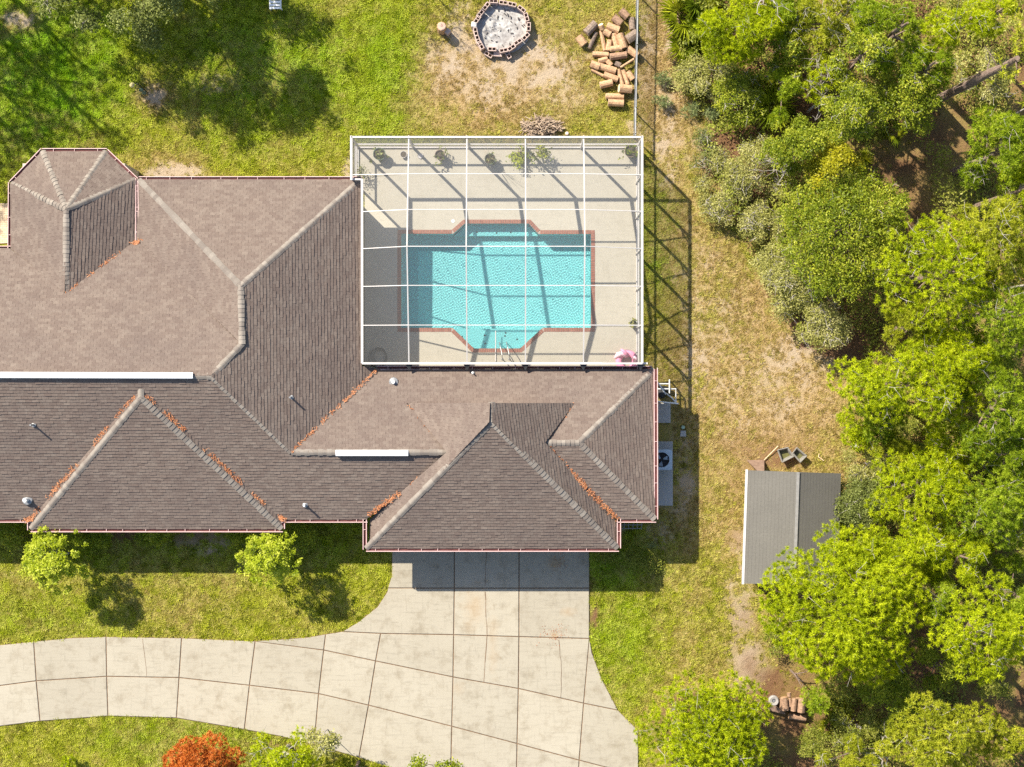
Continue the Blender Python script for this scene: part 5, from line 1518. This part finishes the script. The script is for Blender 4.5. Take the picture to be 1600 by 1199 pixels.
# ================================================================== FIRE PIT
fc = P(785, 46)
pit = thing('fire_pit', (fc[0], fc[1], 0), 'round fire pit of reddish concrete blocks filled with pale ash', 'fire pit')
def block_mesh():
    m = MB(); L, Wd, Hh, t = .39, .185, .19, .032
    cells = [(-L / 2 + t, -t * .55 / 1), (t * .55, L / 2 - t)]
    # outer shell with two open cores
    m.box((0, Wd / 2 - t / 2, 0), (L, t, Hh)); m.box((0, -Wd / 2 + t / 2, 0), (L, t, Hh))
    for x in (-L / 2 + t / 2, 0, L / 2 - t / 2): m.box((x, 0, 0), (t, Wd - 2 * t - .001, Hh - .002))
    me = bpy.data.meshes.new('block'); me.from_pydata(m.v, [], m.f); me.materials.append(M['block']); return me
BM = block_mesh()
ZB = [(818,48,4),(948,66,4),(1070,90,10),(1200,150,38),(1268,268,76),(1292,398,93),(1252,528,137),(1150,612,143),(1058,690,146),(955,722,-8),(788,708,5),(632,650,62),(592,572,72),(562,470,76),(585,295,128),(632,218,127),(705,112,128)]
for x, y, a in ZB:
    p = P(680 + x / 8.889, y / 8.889)
    for k, z in enumerate((.10, .295)):
        o = bpy.data.objects.new('block', BM); COL.objects.link(o); o.parent = pit
        o.location = (p[0] - fc[0] + (random.uniform(-.02, .02)), p[1] - fc[1] + random.uniform(-.02, .02), z)
        o.rotation_euler = (0, 0, -R(a) + random.uniform(-.06, .06))
for x, y, a in ((740, 770, 30), (870, 768, 4), (1010, 770, 60)):
    p = P(680 + x / 8.889, y / 8.889); o = bpy.data.objects.new('block', BM); COL.objects.link(o); o.parent = pit
    o.location = (p[0] - fc[0], p[1] - fc[1], .10); o.rotation_euler = (R(90) if a == 4 else 0, 0, -R(a))
p = P(680 + 540 / 8.889, 370 / 8.889); m = MB(); m.prism([(p[0] - .13, p[1] - .1), (p[0] + .12, p[1] - .13), (p[0] + .14, p[1] + .08), (p[0] - .1, p[1] + .14)], 0, .42, bevel=.03); m.build('cap_stone', simple('pale_stone', (.55, .5, .44), (.66, .6, .53), 7, .9, .4), pit)
rr = np.random.default_rng(4); m = MB()
ring = [(fc[0] + 1.30 * math.cos(k * 6.2832 / 28) * (1 + .02 * math.sin(3 * k)), fc[1] - .0 + 1.16 * math.sin(k * 6.2832 / 28)) for k in range(28)]
N = 26; vs = [(fc[0], fc[1], .14)]; fs = []
for j in range(1, 9):
    for k in range(28): 
        f = j / 8; vs.append((fc[0] + (ring[k][0] - fc[0]) * f, fc[1] + (ring[k][1] - fc[1]) * f, .05 + .09 * (1 - f * f) + rr.normal(0, .014)))
fs += [(0, 1 + k, 1 + (k + 1) % 28) for k in range(28)]
for j in range(7):
    for k in range(28): fs.append((1 + j * 28 + k, 1 + (j + 1) * 28 + k, 1 + (j + 1) * 28 + (k + 1) % 28, 1 + j * 28 + (k + 1) % 28))
m.add(vs, fs); tag(m.build('ash_bed', M['ash'], pit, True), kind='stuff')
m = MB()
for i in range(46):
    a = rr.uniform(0, 6.28); q = math.sqrt(rr.random()) * 1.05; x, y = fc[0] + q * math.cos(a), fc[1] + q * math.sin(a); l = rr.uniform(.03, .14); b = rr.uniform(0, 3.14)
    m.beam((x, y, .13), (x + l * math.cos(b), y + l * math.sin(b), .14), rr.uniform(.02, .05), rr.uniform(.02, .05))
tag(m.build('charred_stick', M['char'], pit), kind='stuff')
# stump seat
p = P(691, 47); t = thing('stump', (p[0], p[1], 0), 'short reddish log stump standing left of the fire pit', 'stump')
m = MB(); m.ring([(0, .72), (.19, .72), (.215, .70), (.22, .35), (.24, 0)], p, 11); m.build('bark', M['logbark2'], t)
m = MB(); m.prism([(p[0] + .185 * math.cos(k * .571), p[1] + .185 * math.sin(k * .571)) for k in range(11)], .71, .735); m.build('cut_top', simple('reddish_cut_wood', (.48, .29, .21), (.58, .38, .29), 15, .9, .3), t)
m = MB(); q = P(700, 52); m.box((q[0], q[1], .2), (.2, .24, .4), R(-38)); m.build('side_chunk', M['block'], t)
# brush heap against the cage
p = P(845, 199); t = thing('brush_pile', (p[0], p[1], 0), 'heap of dead brown palm fronds and twigs against the back of the pool cage', 'brush pile')
m = MB()
for i in range(340):
    a = random.uniform(0, 6.28); q = math.sqrt(random.random()); x, y = p[0] + .95 * q * math.cos(a), p[1] + .42 * q * math.sin(a); z = .05 + .42 * (1 - q * q) * random.random()
    b = random.uniform(0, 6.28); l = random.uniform(.12, .42); m.beam((x, y, z), (x + l * math.cos(b), y + l * math.sin(b) * .7, max(.02, z + random.uniform(-.12, .14))), random.uniform(.012, .045), .012)
m.build('twigs', M['dead'], t)
m = MB()
for i in range(60):
    a = random.uniform(0, 6.28); q = random.random(); x, y = p[0] + .9 * q * math.cos(a), p[1] + .38 * q * math.sin(a)
    b = random.uniform(0, 6.28); l = random.uniform(.1, .3); m.beam((x, y, .1), (x + l * math.cos(b), y + l * math.sin(b), .3 * (1 - q) + .1), .03, .02)
m.build('stems', M['bark'], t)
q = P(886, 209); m = MB(); m.ring([(0, .1), (.06, .09), (.09, .04), (.09, 0)], q, 9); tag(m.build('stone', simple('pinkish_stone', (.6, .45, .36), (.7, .55, .45), 8, .9, .2)), 'small pale stone right of the brush heap', 'stone')

# bird feeder pole on the lawn
p = P(229, 143); t = thing('bird_feeder_pole', (p[0], p[1], 0), 'thin pole with a yellow dish and hanging feeders on the lawn above the turret', 'bird feeder')
m = MB(); m.tube([(p[0], p[1], 0), (p[0], p[1], 1.75)], .026, 6); m.tube([(p[0] - .34, p[1] + .02, 1.55), (p[0], p[1], 1.72), (p[0] + .02, p[1] - .2, 1.6)], .012, 5); m.build('pole', M['black'], t)
m = MB(); d = (p[0] - .32, p[1] + .02, 1.38); m.ring([(0, .14), (.05, .13), (.11, .06), (.12, .02), (.05, 0)], d, 14); m.build('dish', M['yellow'], t)
for dx, dy, z, w, h in ((.0, -.16, .42, .13, .18), (.02, -.15, 1.02, .11, .30)):
    m = MB(); m.box((p[0] + dx, p[1] + dy, z), (w, .11, h)); m.add([(p[0] + dx - .08, p[1] + dy - .07, z + h / 2), (p[0] + dx + .08, p[1] + dy - .07, z + h / 2), (p[0] + dx + .08, p[1] + dy + .07, z + h / 2), (p[0] + dx - .08, p[1] + dy + .07, z + h / 2), (p[0] + dx, p[1] + dy, z + h / 2 + .07)], [(0, 1, 4), (1, 2, 4), (2, 3, 4), (3, 0, 4)]); m.build('hanging_feeder', M['potgreen'], t)
# white lounge chair at the top edge
p = P(432, 2); t = thing('lounge_chair', (p[0], p[1], 0), 'white slatted lounge chair cut by the top edge in the tree shade', 'chair')
m = MB()
for dx in (-.25, .25): m.beam((p[0] + dx, p[1] - .45, .33), (p[0] + dx, p[1] + 1.1, .33), .05, .05)
m.build('frame', M['pvc'], t)
for k in range(11):
    m = MB(); m.box((p[0], p[1] - .40 + k * .135, .365), (.46, .1, .02)); m.build('slat', M['pvc'], t)
for dx in (-.25, .25):
    for dy in (-.4, 1.0): m = MB(); m.box((p[0] + dx, p[1] + dy, .16), (.05, .05, .32)); m.build('leg', M['pvc'], t)

# ================================================================== POTS AND THINGS ON THE DECK
DZ = .052
def pot(px, py, r, h, mat, label, plant=None, name='flower_pot', group='pots on the pool deck', n=26):
    p = P(px, py); r /= S; t = thing(name, (p[0], p[1], DZ), label, 'pot', group)
    m = MB(); m.ring([(0, .01), (r * .72, 0), (r * .95, h * .9), (r * 1.0, h * .9), (r * 1.03, h), (r * .92, h), (r * .88, h * .85)], (p[0], p[1], DZ), 18); m.build('pot', M[mat], t)
    m = MB(); m.ring([(0, h * .86), (r * .89, h * .84)], (p[0], p[1], DZ), 16); m.build('soil', M['soil'], t)
    if plant:
        rr = np.random.default_rng(int(px)); m = MB(); V = []
        c = np.array([[p[0], p[1], DZ + h * .9]]) + rr.normal(0, 1, (n, 3)) * np.array([r * plant[1], r * plant[1], plant[2]]); c[:, 2] = np.maximum(c[:, 2], DZ + h * .8)
        V = leaves(rr, c, 6, .04, .07); np_mesh('foliage', V, 4, M[plant[0]], t, {'tint': np.repeat(rr.random(n * 6), 4)})
    return t
pot(594, 243, 9.6, .42, 'potgreen', 'wide dark green pot near the back left corner of the cage', ('darkbush', .45, .03), n=16)
pot(631, 242.5, 5.2, .14, 'potgrey', 'small round grey pot beside the wide green pot', None)
pot(688, 244.5, 7.8, .42, 'potbrown', 'brown pot with trailing leaves under the second cage bay', ('darkbush', .8, .05), n=12)
pot(766, 251, 8.4, .45, 'potgreen', 'dark green pot in the third cage bay with dry stems', ('darkbush', .5, .05), n=18)
pot(984, 239, 9.4, .50, 'potbrown', 'brown pot with a leafy plant in the back right corner of the cage', ('oak', .7, .16), n=30)
pot(988, 507, 5.6, .55, 'potgreen', 'tall narrow dark pot by the right wall of the cage', ('olivebush', .6, .1), n=12)
pot(813, 247, 9.0, .20, 'potbrown', 'low brown pot overgrown with leaves behind the middle rafter', ('oak', .7, .15), n=30)
tree('shrub', 808, 240, 12, 20, .75, 'leafy green plant standing on the deck beside the middle rafter', 'bright', n=36, K=7, nl=6, ndl=.09, wid=.02, cat='plant', name='potted_plant', rl=.14)
tree('shrub', 841, 238, 18, 14, .9, 'leafy green plant in the shade of the brush heap inside the cage', 'oak', n=46, K=7, nl=6, ndl=.09, wid=.02, cat='plant', name='potted_plant', rl=.16)
tree('shrub', 562, 268, 9, 14, .8, 'small dark plant in the narrow back left corner of the cage', 'darkbush', n=26, K=7, nl=5, ndl=.08, wid=.016, cat='plant', name='potted_plant', rl=.13)
# tall dry plant that throws a thin shadow
p = P(766, 251); m = MB()
for i in range(11):
    a = random.uniform(0, 6.28); q = Vector((p[0], p[1], .45)); e = q + Vector((math.cos(a) * .25, math.sin(a) * .25, random.uniform(.5, 1.2)))
    m.tube([q, q.lerp(e, .5) + Vector((0, 0, .1)), e, e + Vector((math.cos(a) * .2, math.sin(a) * .2, -.08))], [.009, .007, .005, .003], 4, False)
tag(m.build('dry_stems', M['dead']), 'dry thin stems rising from the dark green pot in the third bay', 'dry plant')
# pink float
p = P(979, 561); t = thing('pool_float', (p[0], p[1], DZ), 'pink inflatable pool float in the front right corner of the cage', 'pool float')
def torus(m, c, Rr, rr_, n=24, k=10, a0=0, a1=6.2832, sx=1, sy=1):
    pts = [(c[0] + Rr * sx * math.cos(a0 + (a1 - a0) * i / n), c[1] + Rr * sy * math.sin(a0 + (a1 - a0) * i / n), c[2]) for i in range(n + 1)]
    m.tube(pts, rr_, k)
m = MB(); torus(m, (p[0], p[1] - .1, DZ + .16), .38, .15); m.build('ring', M['pink'], t, True)
m = MB(); m.tube([(p[0] - .02, p[1] + .10, DZ + .33), (p[0] - .25, p[1] + .24, DZ + .36), (p[0] - .42, p[1] + .18, DZ + .30), (p[0] - .60, p[1] + .02, DZ + .22)], [.06, .12, .13, .03], 10); m.build('wing', M['pinkpale'], t, True)
m = MB(); m.tube([(p[0] + .02, p[1] + .12, DZ + .30), (p[0] - .12, p[1] + .30, DZ + .42), (p[0] - .28, p[1] + .42, DZ + .40), (p[0] - .30, p[1] + .44, DZ + .38)], [.10, .09, .06, .02], 10); m.build('wing', M['pink'], t, True)
m = MB(); m.tube([(p[0] + .34, p[1] - .1, DZ + .28), (p[0] + .40, p[1] + .02, DZ + .45), (p[0] + .30, p[1] + .06, DZ + .50), (p[0] + .2, p[1] + .0, DZ + .44)], [.08, .07, .08, .03], 10); m.build('neck', M['pinkpale'], t, True)
# hand rails and pole at the entry
for px, l in ((785, 'bent steel hand rail left of its twin at the pool steps'), (796, 'bent steel hand rail right of its twin at the pool steps')):
    p = P(px, 552); t = thing('hand_rail', (p[0], p[1], DZ), l, 'hand rail', 'hand rails at the pool steps'); m = MB()
    q = [(p[0], p[1] - .28, DZ), (p[0], p[1] - .28, .75), (p[0] - .01, p[1] - .1, .9), (p[0] - .08, p[1] + .25, .72), (p[0] - .14, p[1] + .48, .35), (p[0] - .15, p[1] + .5, -.36)]
    m.tube(q, .022, 8); m.build('rail', M['steel'], t)
    m = MB(); m.ring([(0, .03), (.05, .02), (.06, 0)], (p[0], p[1] - .28, DZ), 10); m.build('base_plate', M['steel'], t)
m = MB(); m.tube([P(774.5, 565, .08), P(774.5, 517, .10)], .022, 8); tag(m.build('pool_pole', M['white']), 'white pole lying from the deck over the pool steps', 'pole')
p = P(592, 556); m = MB(); torus(m, (p[0], p[1], DZ + .02), .36, .02, 30, 6); torus(m, (p[0] + .06, p[1] - .03, DZ + .05), .30, .02, 28, 6); torus(m, (p[0] - .04, p[1] - .1, DZ + .035), .42, .02, 30, 6); tag(m.build('garden_hose', M['hose']), 'coiled dark hose in the shaded front left corner of the deck', 'hose')
p = P(708, 346); m = MB(); m.ring([(0, .012), (.07, .012), (.08, 0)], (p[0], p[1], DZ), 14); tag(m.build('skimmer_lid', M['pvc']), 'small round white lid on the deck beside the pool notch', 'lid')
p = P(657, 244); m = MB(); m.ring([(0, .02), (.10, .02), (.13, .05), (.14, 0)], (p[0], p[1], DZ), 14); tag(m.build('drain_cover', M['potgrey']), 'round grey cover on the deck below the first rafter', 'cover')

# ================================================================== POOL EQUIPMENT AND AIR CONDITIONER
for q, l in (([(1012, 690), (1051, 690), (1051, 790), (1012, 790)], 'concrete pad'), ([(1012, 630), (1047.5, 630), (1047.5, 661), (1012, 661)], 'pad')):
    m = MB(); m.prism(pxpoly(q), -.05, .09, bevel=.012); o = m.build('concrete_pad', M['pad'])
    tag(o, 'long bare concrete pad under the air conditioner' if len(l) > 4 else 'square concrete pad below the white pool pipes', 'concrete pad')
p = P(1031, 717); ac = thing('air_conditioner', (p[0], p[1], .09), 'blue grey air conditioner with a round fan beside the right eave', 'air conditioner')
AH = .78
m = MB(); m.prism([(p[0] - .44, p[1] - .44), (p[0] + .44, p[1] - .44), (p[0] + .44, p[1] + .44), (p[0] - .44, p[1] + .44)], .09, .09 + AH - .05); m.build('cabinet', M['acmetal'], ac)
hole = [(p[0] + .34 * math.cos(k * .2618), p[1] + .34 * math.sin(k * .2618)) for k in range(24)]
rc = []
for cx, cy, a0 in ((1, 1, 0), (-1, 1, 90), (-1, -1, 180), (1, -1, 270)):
    for k in range(5): a = R(a0 + k * 22.5); rc.append((p[0] + cx * .36 + .1 * math.cos(a), p[1] + cy * .36 + .1 * math.sin(a)))
top = sheet_with_hole('top_panel', rc, hole, .09 + AH + .12, M['acmetal'], ac, .16)
m = MB(); m.ring([(0, 0), (.34, 0)], (p[0], p[1], .09 + AH - .04), 24); m.build('fan_well', M['black'], ac)
for k in range(3):
    a = k * 2.094 + .5; m = MB(); q = []
    for rr_, da in ((.08, -.35), (.30, -.55), (.32, .15), (.09, .30)): q.append((p[0] + rr_ * math.cos(a + da), p[1] + rr_ * math.sin(a + da), .09 + AH + .03 + (.05 if da > 0 else 0)))
    m.add(q, [(0, 1, 2, 3)]); m.build('fan_blade', M['acmetal'], ac)
m = MB(); m.ring([(0, .06), (.07, .06), (.08, 0)], (p[0], p[1], .09 + AH + .03), 12); m.build('fan_hub', M['black'], ac)
m = MB()
for r_ in (.12, .19, .26, .33): torus(m, (p[0], p[1], .09 + AH + .13), r_, .005, 28, 4)
for k in range(6): m.beam((p[0], p[1], .09 + AH + .13), (p[0] + .34 * math.cos(k * 1.047), p[1] + .34 * math.sin(k * 1.047), .09 + AH + .13), .008, .008)
m.build('fan_guard', M['black'], ac)
# pump, filter and white pipes
p = P(1030, 612); pe = thing('pool_pump', (p[0], p[1], 0), 'pool pump and filter with white pipes at the corner beside the cage', 'pool pump')
m = MB(); m.ring([(0, .75), (.12, .73), (.2, .62), (.22, .45), (.22, .12), (.18, .02)], (P(1032, 615)[0], P(1032, 615)[1], 0), 16); m.build('filter_tank', M['black'], pe)
m = MB(); a = P(1038, 606); m.tube([(a[0] - .2, a[1], .2), (a[0] + .25, a[1] - .1, .2)], .12, 12); m.build('motor', M['black'], pe)
def pp(*q, r=.032): m = MB(); m.tube([P(x, y, z) for x, y, z in q], r, 8); m.build('pipe', M['pvc'], pe)
pp((1022, 627, .62), (1060, 631, .62)); pp((1056, 630, .6), (1056, 608, .6), (1024, 608, .6)); pp((1046, 594, .7), (1046, 615, .7)); pp((1020, 600, .6), (1047, 600, .6)); pp((1028, 598, .85), (1040, 616, .7)); pp((1058, 632, .58), (1050, 622, .55), (1040, 614, .5), r=.03); pp((1056, 608, .6), (1056, 608, .1)); pp((1046, 594, .7), (1046, 594, .1))
p = P(1067, 668); t = thing('sprinkler_valve', (p[0], p[1], 0), 'small pale green round fixture on the shaded grass beside the pads', 'valve')
m = MB(); m.ring([(0, .16), (.05, .16), (.085, .12), (.09, 0)], p, 12); m.build('dome', simple('pale_green_plastic', (.3, .42, .34), (.38, .5, .4), 6, .5, .1), t)
m = MB(); m.prism([(p[0] - .13, p[1] - .42), (p[0] + .15, p[1] - .42), (p[0] + .13, p[1] - .15), (p[0] - .1, p[1] - .15)], -.02, .05, bevel=.01); m.build('base', M['pad'], t)
# lattice panel and plants in the nook right of the garage
p = P(985, 822); t = thing('planter_frame', (p[0], p[1], 0), 'dark metal frame standing in the shaded nook right of the garage', 'frame')
m = MB()
for k in range(6): m.beam((p[0] - .5 + k * .2, p[1] - .15, .02), (p[0] - .5 + k * .2, p[1] + .25, .5), .03, .03)
for z in (.05, .28, .5): m.beam((p[0] - .52, p[1] - .15 + z * .8, z), (p[0] + .52, p[1] - .15 + z * .8, z), .03, .03)
m.build('bars', M['galv'], t)
tree('pine', 1022, 850, 11, 8, .35, 'pale spiky plant on the shaded grass right of the garage', mat='bluepine', n=5, nl=3, rl=.1, name='spiky_plant', cat='plant', ndl=.22, K=16, wid=.012, low=.2, rad=.01)
for px, py, l in ((945, 868, 'dark shaded bush at the garage corner beside the driveway'), (985, 868, 'dark shaded bush in the nook right of the garage'), (1015, 880, 'low shaded bush farthest right of the garage')):
    tree('shrub', px, py, 20, 14, .45, l, 'under', n=90, K=9, nl=7, ndl=.09, wid=.014, cat='shrub', low=.2, group='shaded bushes right of the garage', rad=.02)
# leaves blown on the driveway
r = np.random.default_rng(12)
c = np.array([P(865, 995)]); k = 150
pts = np.concatenate([np.array(P(865, 992)) + r.normal(0, 1, (90, 3)) * np.array([.32, .28, 0]), np.array(P(875, 878)) + r.normal(0, 1, (60, 3)) * np.array([.22, .25, 0])]); pts[:, 2] = .048
V = leaves(r, pts, 1, .01, .028, 2.0)
tag(np_mesh('fallen_leaves', V, 4, M['straw'], None, {'tint': np.repeat(r.random(150) * .5, 4)}), 'scatter of brown fallen leaves on the driveway slabs', 'leaves', kind='stuff')
